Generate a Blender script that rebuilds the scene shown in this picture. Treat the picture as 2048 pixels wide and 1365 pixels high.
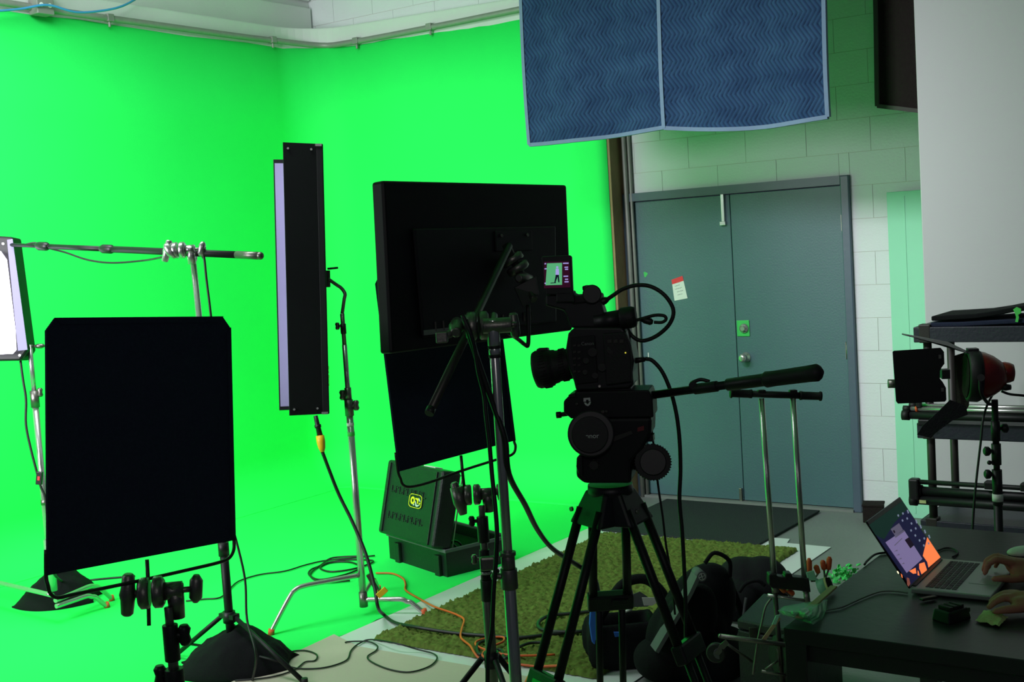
import bpy, bmesh, math, random
import numpy as np
from mathutils import Vector, Matrix, noise

for o in list(bpy.data.objects):
    bpy.data.objects.remove(o, do_unlink=True)
C = bpy.context.scene.collection
random.seed(7)

# ------------------------------------------------------------------ camera
F_PX = 2435.56
YAW, PITCH, ROLL = 0.61063467, 0.07831992, -0.06288103
H = 1.80
fw = Vector((-math.sin(YAW)*math.cos(PITCH), math.cos(YAW)*math.cos(PITCH), -math.sin(PITCH)))
rt0 = Vector((math.cos(YAW), math.sin(YAW), 0)); up0 = rt0.cross(fw)
RT = math.cos(ROLL)*rt0 + math.sin(ROLL)*up0
UP = -math.sin(ROLL)*rt0 + math.cos(ROLL)*up0
CAM = Vector((0, 0, H))
cd = bpy.data.cameras.new('camera'); cam = bpy.data.objects.new('camera', cd); C.objects.link(cam)
cd.sensor_fit = 'HORIZONTAL'; cd.sensor_width = 36; cd.lens = F_PX/2048*36; cd.clip_start = .05; cd.clip_end = 100
m = Matrix.Identity(4)
for i, a in enumerate((RT, UP, -fw)):
    for j in range(3): m[j][i] = a[j]
m.translation = CAM
cam.matrix_world = m
bpy.context.scene.camera = cam

# ------------------------------------------------------------------ world, lights, exposure
w = bpy.data.worlds.new('world'); bpy.context.scene.world = w; w.use_nodes = True
w.node_tree.nodes['Background'].inputs[0].default_value = (.6, .7, 1, 1)
w.node_tree.nodes['Background'].inputs[1].default_value = .03
sc = bpy.context.scene
sc.view_settings.view_transform = 'Standard'; sc.view_settings.look = 'None'
sc.view_settings.gamma = 1; sc.view_settings.use_curve_mapping = False
sc.view_settings.exposure = 0.0

def area(name, loc, target, sx, sy, power, color=(1, 1, 1), spread=180):
    l = bpy.data.lights.new(name, 'AREA'); l.shape = 'RECTANGLE'; l.size = sx; l.size_y = sy
    l.energy = power; l.color = color; l.spread = math.radians(spread)
    o = bpy.data.objects.new(name, l); C.objects.link(o)
    o.location = loc
    o.rotation_euler = (Vector(target)-Vector(loc)).to_track_quat('-Z', 'Y').to_euler()
    return o
# studio soft lights out of frame, then two added fill lights
area('soft_light_left', (-5.3, .9, 2.2), (-6.3, 6.2, 1.0), 1.2, 1.6, 62, (.96, .97, 1), 105)
area('soft_light_overhead', (-5.0, 3.3, 4.15), (-6.1, 5.6, .5), 2.2, 1.2, 105, (.93, .97, 1), 135)
area('soft_light_room', (-4.2, .6, 2.3), (-2.6, 7, 1.3), .9, .9, 6, (.93, .97, 1), 120)
area('wall_fill_light', (-3.3, 3.2, 3.7), (-1.9, 7.4, 1.0), .5, .5, 18, (.96, .93, 1), 75)  # added fill that brightens the door wall and partition
area('rear_fill_light', (.5, -.8, 2.9), (-2.5, 5, 1.2), .6, .6, 3.5, (1, .95, .95), 120)  # added weak fill on the camera side of the gear

# ------------------------------------------------------------------ pixel helpers (2048 x 1365 frame of the photograph)
def ray(px, py): return RT*((px-1024)/F_PX) - UP*((py-682.5)/F_PX) + fw
def at(px, py, D): return CAM + ray(px, py)*D
def onZ(px, py, z=0.0):
    d = ray(px, py); return CAM + d*((z-H)/d.z)
def onY(px, py, Y):
    d = ray(px, py); return CAM + d*(Y/d.y)
def onX(px, py, X):
    d = ray(px, py); return CAM + d*(X/d.x)
ZV = Vector((0, 0, 1))
RH = Vector((RT.x, RT.y, 0)).normalized()
FH = ZV.cross(RH)

class Frame:
    """local upright frame: ex to the right, ey away from the viewer, ez up"""
    def __init__(s, O, yaw=0, tilt=0):
        s.O = Vector(O); a = math.radians(yaw)
        s.ex = (RH*math.cos(a) + FH*math.sin(a)).normalized(); s.ez = ZV.copy()
        if tilt:
            t = math.radians(tilt); ex, ez = s.ex, s.ez
            s.ex = ex*math.cos(t) + ez*math.sin(t); s.ez = ez*math.cos(t) - ex*math.sin(t)
        s.ey = s.ez.cross(s.ex)
    def __call__(s, x, y, z): return s.O + s.ex*x + s.ey*y + s.ez*z
    def p(s, px, py, y=0.0):
        d = ray(px, py); P0 = s.O + s.ey*y
        return CAM + d*((P0-CAM).dot(s.ey)/d.dot(s.ey))
    def mpp(s): return (s.O-CAM).dot(fw)/F_PX

# ------------------------------------------------------------------ materials
def srgb(c):
    return tuple(((x/255)/12.92 if x/255 <= .04045 else (((x/255)+.055)/1.055)**2.4) for x in c) + (1,)
def mat(name, col, rough=.6, metal=0, var=.12, scale=20, bump=0, bscale=None, spec=.5, emit=0, coat=0, alpha=1, trans=0, lin=None):
    m = bpy.data.materials.new(name); m.use_nodes = True
    nt = m.node_tree; N = nt.nodes; L = nt.links; b = N['Principled BSDF']
    c = lin if lin else srgb(col)
    tc = N.new('ShaderNodeTexCoord'); nz = N.new('ShaderNodeTexNoise'); nz.inputs['Scale'].default_value = scale
    nz.inputs['Detail'].default_value = 5; L.new(tc.outputs['Object'], nz.inputs['Vector'])
    mx = N.new('ShaderNodeMix'); mx.data_type = 'RGBA'
    mx.inputs['A'].default_value = tuple(max(0, x*(1-var)) for x in c[:3]) + (1,)
    mx.inputs['B'].default_value = tuple(min(1, x*(1+var)) for x in c[:3]) + (1,)
    L.new(nz.outputs['Fac'], mx.inputs['Factor']); L.new(mx.outputs['Result'], b.inputs['Base Color'])
    b.inputs['Roughness'].default_value = rough; b.inputs['Metallic'].default_value = metal
    b.inputs['Specular IOR Level'].default_value = spec; b.inputs['Coat Weight'].default_value = coat
    b.inputs['Alpha'].default_value = alpha; b.inputs['Transmission Weight'].default_value = trans
    if emit:
        L.new(mx.outputs['Result'], b.inputs['Emission Color']); b.inputs['Emission Strength'].default_value = emit
    if bump:
        n2 = N.new('ShaderNodeTexNoise'); n2.inputs['Scale'].default_value = bscale or scale*4; n2.inputs['Detail'].default_value = 6
        L.new(tc.outputs['Object'], n2.inputs['Vector'])
        bp = N.new('ShaderNodeBump'); bp.inputs['Strength'].default_value = bump; bp.inputs['Distance'].default_value = .01
        L.new(n2.outputs['Fac'], bp.inputs['Height']); L.new(bp.outputs['Normal'], b.inputs['Normal'])
    return m
M = {}
M['green'] = mat('green_paint', None, .75, var=.06, scale=1.5, bump=.05, bscale=60, lin=(.024, .92, .135, 1), spec=.2)
M['wall'] = mat('white_masonry_paint', (218, 222, 224), .55, var=.04, scale=4, bump=.2, bscale=70)
M['upper'] = mat('white_upper_wall', (205, 208, 206), .7, var=.05, scale=3, bump=.1, bscale=40)
M['grout'] = mat('painted_joint', (200, 198, 190), .8, var=.08)
M['partition'] = mat('partition_paint', (190, 190, 192), .6, var=.03, scale=2, bump=.05, bscale=60)
M['door'] = mat('slate_blue_door_paint', (72, 104, 110), .42, var=.08, scale=3, bump=.12, bscale=90)
M['doorframe'] = mat('door_frame_paint', (74, 90, 106), .4, var=.08, scale=5, bump=.1)
M['wood'] = mat('raw_brown_wood', (150, 122, 90), .8, var=.3, scale=9, bump=.3)
M['pipe'] = mat('grey_pipe', (140, 142, 136), .5, metal=.3, var=.15)
M['concrete'] = mat('grey_concrete', (116, 122, 118), .5, var=.14, scale=3, bump=.2, bscale=50)
M['beige'] = mat('beige_floor_paper', (190, 180, 164), .75, var=.05, scale=5, bump=.1, bscale=30)
M['whitefloor'] = mat('white_floor_vinyl', (208, 214, 212), .5, var=.05, scale=4, bump=.05)
M['rug'] = mat('olive_shag', (92, 110, 50), .95, var=.5, scale=38, spec=.1)
M['mat'] = mat('charcoal_doormat', (52, 58, 58), .95, var=.45, scale=160, bump=.8, bscale=220, spec=.1)
M['chrome'] = mat('chrome_tube', (196, 196, 194), .26, metal=.8, var=.05)
M['steel'] = mat('worn_steel', (128, 126, 120), .4, metal=.9, var=.2, scale=40, bump=.1)
M['darksteel'] = mat('dark_steel', (74, 72, 68), .4, metal=.7, var=.2, scale=40)
M['black'] = mat('black_plastic', (20, 21, 22), .45, var=.2, scale=30)
M['blackmetal'] = mat('black_painted_metal', (13, 15, 17), .5, metal=0, spec=.35, var=.25, scale=30)
M['flag'] = mat('black_flag_fabric', (42, 48, 68), .95, var=.2, scale=120, bump=.4, bscale=600, spec=.15)
M['rubber'] = mat('black_rubber', (14, 14, 15), .6, var=.15, scale=50, bump=.1)
M['cable'] = mat('black_cable', (22, 24, 24), .5, var=.1)
M['greycable'] = mat('grey_thin_cable', (95, 108, 100), .5, var=.1)
M['orange'] = mat('orange_cord', (212, 92, 40), .5, var=.12)
M['orangecap'] = mat('orange_rubber', (226, 98, 52), .6, var=.1)
M['yellow'] = mat('yellow_plastic', (236, 190, 30), .45, var=.06)
M['blue'] = mat('blue_fabric', (32, 92, 186), .7, var=.15)
M['bluecable'] = mat('blue_cable', (60, 140, 190), .5, var=.08)
M['case'] = mat('black_hard_case', (20, 26, 27), .42, var=.2, scale=30, bump=.25, bscale=200)
M['pack'] = mat('black_nylon', (16, 18, 20), .9, spec=.2, var=.25, scale=60, bump=.4, bscale=300)
M['greyfab'] = mat('grey_nylon', (92, 96, 98), .8, var=.15)
M['desk'] = mat('black_desk_laminate', (40, 42, 42), .38, var=.1, scale=12, bump=.06)
M['alu'] = mat('laptop_aluminium', (172, 176, 176), .4, metal=.55, var=.04)
M['key'] = mat('black_keys', (20, 20, 24), .5, var=.1)
M['skin'] = mat('skin', (176, 122, 96), .55, var=.1, scale=30, bump=.1)
M['red'] = mat('red_lamp_paint', (118, 22, 18), .32, var=.15, scale=15, coat=.3)
M['shelf'] = mat('dark_shelf_plastic', (40, 44, 54), .5, var=.12, scale=20, bump=.15)
M['shelfpost'] = mat('shelf_post_plastic', (44, 42, 38), .5, var=.12)
M['mint'] = mat('mint_board', (150, 222, 186), .6, var=.03, scale=3)
M['paper'] = mat('white_paper', (226, 228, 222), .8, var=.04)
M['redpaper'] = mat('red_tape', (232, 52, 62), .6, var=.05)
M['greenpaint'] = mat('green_paint_plate', (60, 190, 90), .5, var=.05)
M['ink'] = mat('ink', (110, 130, 130), .8, var=.1)
M['greentape'] = mat('green_tape', (80, 210, 90), .55, var=.15)
M['palewood'] = mat('pale_wood', (176, 160, 120), .7, var=.15, scale=14)
M['white'] = mat('white_plastic', (222, 226, 222), .35, var=.03)
M['whiteink'] = mat('white_print', (205, 208, 205), .6, var=.05)
M['greyink'] = mat('grey_print', (120, 124, 122), .6, var=.05)
M['yellowink'] = mat('yellow_print', (246, 226, 40), .5, var=.03)
M['lilac'] = mat('lilac_lit_reflector', (140, 132, 172), .6, var=.03)  # lilac glow of the lamps is put into the base colour
M['tube'] = mat('fluorescent_tube', (236, 232, 255), .4, var=.01, emit=1.3)
M['softface'] = mat('lit_light_face', (240, 232, 255), .4, var=.01, emit=6)
M['moss'] = mat('tea_packet', (196, 206, 140), .7, var=.25, scale=60)
M['darkbrown'] = mat('dark_brown_quilt', (38, 34, 32), .95, var=.2, scale=60, bump=.5, bscale=160, spec=.1)
M['binding'] = mat('grey_blue_binding', (104, 124, 150), .85, var=.1)
M['binding2'] = mat('dark_grey_binding', (70, 70, 66), .85, var=.1)
M['screenblack'] = mat('screen_bezel', (10, 12, 12), .2, var=.05)
def emat(name, col, s=1.0):
    return mat(name, col, .4, var=.02, emit=s, spec=.2)
def bag_mat():
    m = mat('clear_green_plastic', (150, 220, 180), .2, var=.1, alpha=.45); return m
M['bag'] = bag_mat()

# ------------------------------------------------------------------ mesh builder
class MB:
    def __init__(s): s.v = []; s.f = []; s.sm = []
    def add(s, V, Fc, smooth=False):
        n = len(s.v); s.v += [Vector(p) for p in V]
        for f in Fc: s.f.append([n+i for i in f]); s.sm.append(smooth)
        return s
    def hexa(s, P, smooth=False):   # P: 4 bottom then 4 top
        return s.add(P, [(3, 2, 1, 0), (4, 5, 6, 7), (0, 1, 5, 4), (1, 2, 6, 5), (2, 3, 7, 6), (3, 0, 4, 7)], smooth)
    def box(s, c, d, fr=None):
        x, y, z = d[0]/2, d[1]/2, d[2]/2
        c = Vector(c)
        Q = [(-x, -y, -z), (x, -y, -z), (x, y, -z), (-x, y, -z), (-x, -y, z), (x, -y, z), (x, y, z), (-x, y, z)]
        if fr: P = [c + fr.ex*a + fr.ey*b + fr.ez*e for a, b, e in Q]
        else: P = [c + Vector(q) for q in Q]
        return s.hexa(P)
    def cyl(s, a, b, r0, r1=None, n=14, caps=True):
        r1 = r0 if r1 is None else r1
        a, b = Vector(a), Vector(b); d = (b-a).normalized()
        u = d.orthogonal().normalized(); v = d.cross(u)
        V = []
        for c, r in ((a, r0), (b, r1)):
            for i in range(n):
                t = 2*math.pi*i/n; V.append(c + (u*math.cos(t) + v*math.sin(t))*r)
        s.add(V, [(i, (i+1) % n, n+(i+1) % n, n+i) for i in range(n)], True)
        if caps:
            s.add(V, [tuple(range(n-1, -1, -1)), tuple(range(n, 2*n))])
        return s
    def lathe(s, a, d, prof, n=20):
        """prof: list of (t along d, radius)"""
        a = Vector(a); d = Vector(d).normalized(); u = d.orthogonal().normalized(); v = d.cross(u)
        V = []
        for t, r in prof:
            for i in range(n):
                k = 2*math.pi*i/n; V.append(a + d*t + (u*math.cos(k) + v*math.sin(k))*max(r, 1e-4))
        Fc = []
        for j in range(len(prof)-1):
            Fc += [(j*n+i, j*n+(i+1) % n, (j+1)*n+(i+1) % n, (j+1)*n+i) for i in range(n)]
        s.add(V, Fc, True)
        m_ = (len(prof)-1)*n
        s.add(V, [tuple(range(n-1, -1, -1)), tuple(range(m_, m_+n))])
        return s
    def tube(s, path, r, n=8, smooth_path=True, sub=6):
        P = [Vector(p) for p in path]
        if smooth_path and len(P) > 2: P = catmull(P, sub)
        u = None; V = []
        for i, p in enumerate(P):
            t = (P[min(i+1, len(P)-1)] - P[max(i-1, 0)]).normalized()
            if u is None: u = t.orthogonal().normalized()
            else: u = (u - t*u.dot(t)).normalized()
            v = t.cross(u)
            for k in range(n):
                a = 2*math.pi*k/n; V.append(p + (u*math.cos(a) + v*math.sin(a))*r)
        Fc = []
        for j in range(len(P)-1):
            Fc += [(j*n+i, j*n+(i+1) % n, (j+1)*n+(i+1) % n, (j+1)*n+i) for i in range(n)]
        s.add(V, Fc, True)
        m_ = (len(P)-1)*n
        s.add(V, [tuple(range(n-1, -1, -1)), tuple(range(m_, m_+n))])
        return s
    def sph(s, c, r, n=12, sc=(1, 1, 1), fr=None):
        c = Vector(c); V = []; Fc = []
        ex, ey, ez = (fr.ex, fr.ey, fr.ez) if fr else (Vector((1, 0, 0)), Vector((0, 1, 0)), Vector((0, 0, 1)))
        for j in range(n+1):
            th = math.pi*j/n
            for i in range(2*n):
                ph = math.pi*i/n
                V.append(c + (ex*math.sin(th)*math.cos(ph)*sc[0] + ey*math.sin(th)*math.sin(ph)*sc[1] + ez*math.cos(th)*sc[2])*r)
        for j in range(n):
            for i in range(2*n):
                Fc.append((j*2*n+i, (j+1)*2*n+i, (j+1)*2*n+(i+1) % (2*n), j*2*n+(i+1) % (2*n)))
        return s.add(V, Fc, True)
    def prism(s, pts, off):
        P = [Vector(p) for p in pts]; off = Vector(off); n = len(P)
        V = P + [p+off for p in P]
        return s.add(V, [tuple(range(n)), tuple(range(2*n-1, n-1, -1))] + [(i, n+i, n+(i+1) % n, (i+1) % n) for i in range(n)])
    def build(s, name, mt, parent=None, label=None, bevel=0, seg=2, sub=0, remesh=0):
        loc = parent.matrix_world.translation.copy() if parent else None
        if parent is None:
            c = Vector((0, 0, 0))
            for p in s.v: c += p
            c /= len(s.v); c.z = min(p.z for p in s.v); loc = c
        else:
            q = parent; loc = Vector((0, 0, 0))
            while q: loc += Vector(q.location); q = q.parent
        me = bpy.data.meshes.new(name)
        me.from_pydata([tuple(p-loc) for p in s.v], [], s.f)
        me.polygons.foreach_set('use_smooth', s.sm); me.materials.append(M[mt] if isinstance(mt, str) else mt)
        bm = bmesh.new(); bm.from_mesh(me)
        bmesh.ops.remove_doubles(bm, verts=bm.verts, dist=1e-5)
        bmesh.ops.recalc_face_normals(bm, faces=bm.faces); bm.to_mesh(me); bm.free()
        o = bpy.data.objects.new(name, me); C.objects.link(o)
        if parent: o.parent = parent
        else: o.location = loc
        if label: o['label'] = label
        if bevel:
            b = o.modifiers.new('bevel', 'BEVEL'); b.width = bevel; b.segments = seg; b.limit_method = 'ANGLE'; b.angle_limit = math.radians(40)
        if remesh:
            b = o.modifiers.new('remesh', 'REMESH'); b.mode = 'VOXEL'; b.voxel_size = remesh; b.use_smooth_shade = True
            b2 = o.modifiers.new('smooth', 'SMOOTH'); b2.iterations = 6; b2.factor = .6
        if sub:
            b = o.modifiers.new('sub', 'SUBSURF'); b.levels = sub; b.render_levels = sub
        return o
def catmull(P, sub=6):
    out = []
    Q = [P[0]*2-P[1]] + P + [P[-1]*2-P[-2]]
    for i in range(1, len(Q)-2):
        p0, p1, p2, p3 = Q[i-1], Q[i], Q[i+1], Q[i+2]
        for k in range(sub):
            t = k/sub
            out.append(.5*((2*p1) + (p2-p0)*t + (2*p0-5*p1+4*p2-p3)*t*t + (3*p1-p0-3*p2+p3)*t**3))
    out.append(P[-1]); return out
def tag(o, label, cat, group=None, kind=None):
    o['label'] = label; o['category'] = cat
    if group: o['group'] = group
    if kind: o['kind'] = kind
    return o
def struct(o, label=None, cat=None):
    o['kind'] = 'structure'
    if label: o['label'] = label
    if cat: o['category'] = cat
    return o
def thing(name, loc, label, cat, group=None):
    o = bpy.data.objects.new(name, None); C.objects.link(o); o.location = loc
    o.empty_display_size = .1
    bpy.context.view_layer.update()
    return tag(o, label, cat, group)
def text(s, name, string, origin, ex, ey, size, mt, parent, depth=.0004, label=None):
    cu = bpy.data.curves.new('t', 'FONT'); cu.body = string; cu.size = size; cu.extrude = depth; cu.align_x = 'CENTER'; cu.align_y = 'CENTER'
    to = bpy.data.objects.new('t', cu); C.objects.link(to)
    me = bpy.data.meshes.new_from_object(to, depsgraph=bpy.context.evaluated_depsgraph_get())
    bpy.data.objects.remove(to, do_unlink=True)
    ex = Vector(ex).normalized(); ey = Vector(ey).normalized(); ez = ex.cross(ey)
    q = parent; loc = Vector((0, 0, 0))
    while q: loc += Vector(q.location); q = q.parent
    for v in me.vertices:
        v.co = Vector(origin) - loc + ex*v.co.x + ey*v.co.y + ez*v.co.z
    me.materials.clear(); me.materials.append(M[mt] if isinstance(mt, str) else mt)
    o = bpy.data.objects.new(name, me); C.objects.link(o); o.parent = parent
    if label: o['label'] = label
    return o
# ================================================================== SETTING
YW = 7.37      # face of the block wall
XL = -6.95     # left masonry wall
XE = -4.16     # right end of the green cyclorama
XP, YP = -1.885, 6.5   # left edge and face of the partition
CEIL = 4.3
fl = MB().box((-3.1, 3.9, -.05), (9.4, 9.0, .1)).build('floor', 'concrete'); struct(fl)
ce = MB().box((-3.1, 3.9, CEIL+.05), (9.4, 9.0, .1)).build('ceiling', 'upper'); struct(ce)
wl = MB().box((XL-.1, 3.9, CEIL/2), (.2, 9.0, CEIL)).build('wall_left', 'upper'); struct(wl)

# block wall: recessed mortar bed + proud blocks
wb = bpy.data.objects.new('wall_back', None); C.objects.link(wb); struct(wb); wb.location = (-3.2, YW, 0)
X0, X1 = -4.16, -2.56   # door frame outer
dz = 2.10
mb = MB()
mb.box(((XL+X0)/2, YW+.1035, CEIL/2), (X0-XL, .2, CEIL)); mb.box(((X1-1.2)/2, YW+.1035, CEIL/2), (-1.2-X1, .2, CEIL))
mb.box(((X0+X1)/2, YW+.1035, (CEIL+dz)/2), (X1-X0, .2, CEIL-dz))
mb.build('mortar_bed', 'grout', wb)
BH, BL = .2032, .4064
shared = {}
def block(x0, x1, z0, z1):
    j = .0028
    k = (round(x1-x0, 3), round(z1-z0, 3))
    if k not in shared:
        wd, ht = x1-x0-j, z1-z0-j
        o = MB().box((0, 0, 0), (wd, .03, ht)).build('block', 'wall', None)
        for v in o.data.vertices: v.co.z += 0
        me = o.data
        zmin = min(v.co.z for v in me.vertices)
        for v in me.vertices: v.co.z -= zmin + ht/2
        shared[k] = me; bpy.data.objects.remove(o, do_unlink=True)
    o = bpy.data.objects.new('block', shared[k]); C.objects.link(o); o.parent = wb
    o.location = Vector(((x0+x1)/2, YW+.0152+random.uniform(-.0006, .0006), (z0+z1)/2)) - Vector(wb.location)
zc = 0; r = 0
while zc < CEIL-.01:
    z1 = min(zc+BH, CEIL)
    lo = XL if zc > 3.2 else X0-.2
    x = -1.0 - (BL/2 if r % 2 else 0)
    while x > lo:
        a, b = max(x-BL, lo), x
        segs = [(a, b)]
        if zc < dz-.02:
            segs = []
            if b > X1: segs.append((max(a, X1), b))
            if a < X0: segs.append((a, min(b, X0)))
        for s0, s1 in segs:
            s1 = min(s1, -1.2)
            if s1-s0 > .02: block(s0, s1, zc, z1)
        if zc < dz-.02 and z1 > dz+.02:
            s0, s1 = max(a, X0), min(b, X1)
            if s1-s0 > .02: block(s0, s1, dz, z1)
        x -= BL
    zc += BH; r += 1

# partition on the right, facing the camera
pt = MB().box(((XP+1.5)/2, YP+.06, CEIL/2), (1.5-XP, .12, CEIL)); pt.box((XP+.05, YP+.5, CEIL/2), (.1, .8, CEIL))
pt = pt.build('wall_right', 'partition', bevel=.006); struct(pt)

# ledge and strip high on the left wall
tr = MB().box((XL+.02, 4.0, 3.88), (.04, 6.7, .05)).build('trim_1', 'upper', bevel=.01); struct(tr)
tr = MB().box((XL+.02, 4.0, 3.70), (.04, 6.7, .20)).build('trim_2', 'upper', bevel=.01); struct(tr)

# ------------------------------------------------------------------ cyclorama: walls, rounded corner, cove and floor in one skin
def cyc():
    RC = .38; R2 = .30
    XF, YF = -6.80, 7.20
    # plan path of the wall foot: from front of left wall to right end of back wall
    path = []
    for y in np.linspace(.6, YF-RC, 22): path.append((XF, y, 1, 0))
    for k in range(1, 10):
        a = math.pi/2*k/10; path.append((XF+RC-RC*math.cos(a), YF-RC+RC*math.sin(a), math.cos(a), -math.sin(a)))
    for x in np.linspace(XF+RC, XE, 26): path.append((x, YF, 0, -1))
    prof = [(0, None)]
    mb = MB(); V = []; n = 0
    zs = [0]*0
    rows = []
    for i, (x, y, nx, ny) in enumerate(path):
        ztop = 3.425 - .085*min(1, max(0, (x-XF)/2.6)) + random.uniform(-.004, .004) + (.012*noise.noise(Vector((x*3, y*3, 0))))
        row = []
        for z in (ztop, 2.8, 2.2, 1.6, 1.1, R2+.02):
            row.append((x, y, z))
        for k in range(0, 9):
            a = math.pi/2*k/8
            d = R2 - R2*math.cos(a); zz = R2 - R2*math.sin(a)
            row.append((x+nx*d, y+ny*d, max(zz, .004)))
        rows.append(row)
    m_ = len(rows[0])
    for row in rows: V += row
    Fc = [((i*m_)+j, (i*m_)+j+1, ((i+1)*m_)+j+1, ((i+1)*m_)+j) for i in range(len(rows)-1) for j in range(m_-1)]
    mb.add(V, Fc, True)
    # painted floor, ragged hand-painted right edge
    edge = [(-3.98+.02*noise.noise(Vector((0, y*6, 3)))+.008*noise.noise(Vector((0, y*40, 5))), y, .004) for y in np.linspace(.2, 6.93, 120)]
    left = [(-7.0, y, .004) for y in np.linspace(.2, 6.93, 120)]
    n = len(edge)
    mb.add(edge+left, [(i, i+1, n+i+1, n+i) for i in range(n-1)])
    o = mb.build('cyclorama', 'green')
    s = o.modifiers.new('solid', 'SOLIDIFY'); s.thickness = .003; s.offset = -1
    return o
cy = cyc(); struct(cy, 'bright green painted curved studio backdrop covering left wall, back wall and floor', 'backdrop')
# plaster lip above the paint and wooden end board
lp_ = [(-6.80, .6), (-6.80, 7.20-.38)]
for k in range(1, 10):
    t = math.pi/2*k/10; lp_.append((-6.80+.38-.38*math.cos(t), 7.20-.38+.38*math.sin(t)))
lp_ += [(-6.80+.38, 7.20), (XE-.05, 7.20), (XE-.05, YW), (XL, YW), (XL, .6)]
lip = MB(); n = len(lp_)
def lz(x): return 3.425-.085*min(1, max(0, (x+6.80)/2.6))
V = [V_ for V_ in [(x, y, lz(x)-.015) for x, y in lp_]]+[(x, y, lz(x)+.16) for x, y in lp_]
lip.add(V, [tuple(range(n)), tuple(range(2*n-1, n-1, -1))]+[(i, n+i, n+(i+1) % n, (i+1) % n) for i in range(n)])
struct(lip.build('trim_3', 'upper', bevel=.012))
bd = MB().box((XE+.008, YW-.085, 1.72), (.02, .165, 3.40)); bd.box((XE-.01, YW-.04, 1.72), (.05, .07, 3.4))
struct(bd.build('trim_4', 'wood'))
pp = MB().cyl((XE+.055, YW-.035, 0), (XE+.055, YW-.035, 3.7), .016); pp.cyl((XE+.085, YW-.02, 0), (XE+.085, YW-.02, 3.7), .012)
tag(pp.build('vertical_pipe', 'pipe'), 'thin grey pipes running up the wall beside the green backdrop and the double door', 'pipe')

# conduit along the top of the cyclorama
cp = [onX(-60, -5, -6.765), onX(0, 4, -6.765), onX(116, 22, -6.765), onX(300, 48, -6.765), onX(480, 73, -6.765), onX(548, 81, -6.765), onY(640, 91, 7.13), onY(700, 85, 7.165), onY(860, 55, 7.165), onY(1043, 18, 7.165), onY(1150, -5, 7.165)]
root = thing('conduit', cp[3], 'long grey conduit pipe running above the top edge of the green backdrop', 'pipe')
MB().tube(cp, .022, 10, sub=4).build('pipe', 'pipe', root)
for q in (onX(218, 36, -6.765), onX(545, 80, -6.765), onY(713, 82, 7.165), onY(860, 54, 7.165)):
    MB().box(q, (.05, .05, .05)).cyl(q+Vector((0, 0, -.06)), q, .009).build('clamp', 'pipe', root, bevel=.004)
jb = onX(82, 6, -6.74)
root = thing('junction_box', jb, 'grey electrical box with knockout holes at the top left above the green backdrop', 'electrical box')
MB().box(jb, (.09, .12, .15)).build('body', 'pipe', root, bevel=.005)
mm = MB()
for dy in (-.03, .03):
    for dzz in (-.02, .04):
        mm.cyl(jb+Vector((.045, dy, dzz)), jb+Vector((.048, dy, dzz)), .014)
mm.build('knockouts', 'white', root)
tag(MB().tube([onX(-30, 24, -6.70), onX(40, 18, -6.70), onX(95, 10, -6.67), onX(150, 24, -6.66), onX(200, 22, -6.66), onX(245, 12, -6.67), onX(285, -10, -6.72)], .0075).build('blue_cable', 'bluecable'), 'thin blue cable drooping from the electrical box at top left', 'cable')
tag(MB().tube([onX(545, 65, -6.85), onX(637, 81, -6.85)], .006, smooth_path=False).build('thin_rod', 'darksteel'), 'thin dark rod lying in the upper wall corner above the conduit', 'rod')

# ------------------------------------------------------------------ double door
dr = bpy.data.objects.new('door_1', None); C.objects.link(dr); dr.location = (-3.36, YW, 0); struct(dr)
FT = .055
fm = MB()
fm.box((X0+FT/2, YW+.03, dz/2), (FT, .12, dz)); fm.box((X1-FT/2, YW+.03, dz/2), (FT, .12, dz)); 
fm.build('door_jamb', 'doorframe', dr, bevel=.006)
MB().box(((X0+X1)/2, YW+.03, dz-FT/2+.0005), (X1-X0-2*FT+.002, .12, FT)).build('door_header', 'doorframe', dr)
fm = MB().box(((X0+X1)/2, YW+.03, .008), (X1-X0-.1, .14, .016)).build('threshold', 'concrete', dr)
xm = -3.362
lh = []
for a, b in ((X0+FT+.004, xm-.002), (xm+.002, X1-FT-.004)):
    lf = MB().box(((a+b)/2, YW+.022, (2.04+.02)/2), (b-a, .045, 2.02)).build('door_leaf', 'door', dr, bevel=.003); lh.append(lf)
MB().box((xm, YW+.05, 1.0), (.02, .02, 2.0)).build('seal', 'rubber', dr)
def hinge(q, leaf):
    MB().cyl(q+Vector((0, -.012, -.055)), q+Vector((0, -.012, .055)), .008).box(q+Vector((0, -.003, 0)), (.028, .006, .1)).build('hinge', 'steel', leaf)
for q in ((1261, 472), (1273, 690), (1288, 960)): hinge(onY(*q, YW), lh[0])
for q in ((1687, 446), (1696, 701), (1709, 951)): hinge(onY(*q, YW), lh[1])
q = onY(1487, 657, YW)
MB().box(q+Vector((0, -.004, 0)), (.088, .006, .105)).build('lock_plate', 'greenpaint', lh[1], 'green painted lock plate', bevel=.004)
q = onY(1489, 657, YW)
MB().lathe(q+Vector((0, -.007, 0)), (0, -1, 0), [(0, .032), (.006, .032), (.016, .026), (.016, .016), (.03, .014)]).build('deadbolt', 'chrome', lh[1])
q = onY(1492, 715, YW)
MB().lathe(q, (0, -1, 0), [(0, .034), (.006, .034), (.012, .018), (.035, .015), (.04, .026), (.06, .028), (.07, .02), (.072, .01)]).build('door_knob', 'chrome', lh[1])
a, b = onY(1447, 384, YW), onY(1448, 447, YW)
mm = MB().box((a+b)/2+Vector((0, -.012, 0)), (.022, .02, (a-b).length)); mm.box(a+Vector((0, -.012, .01)), (.045, .02, .05)); mm.box(b+Vector((0, -.012, 0)), (.04, .025, .025))
mm.build('flush_bolt', 'chrome', lh[0], bevel=.002)
a = onY(1483, 990, YW)
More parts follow.
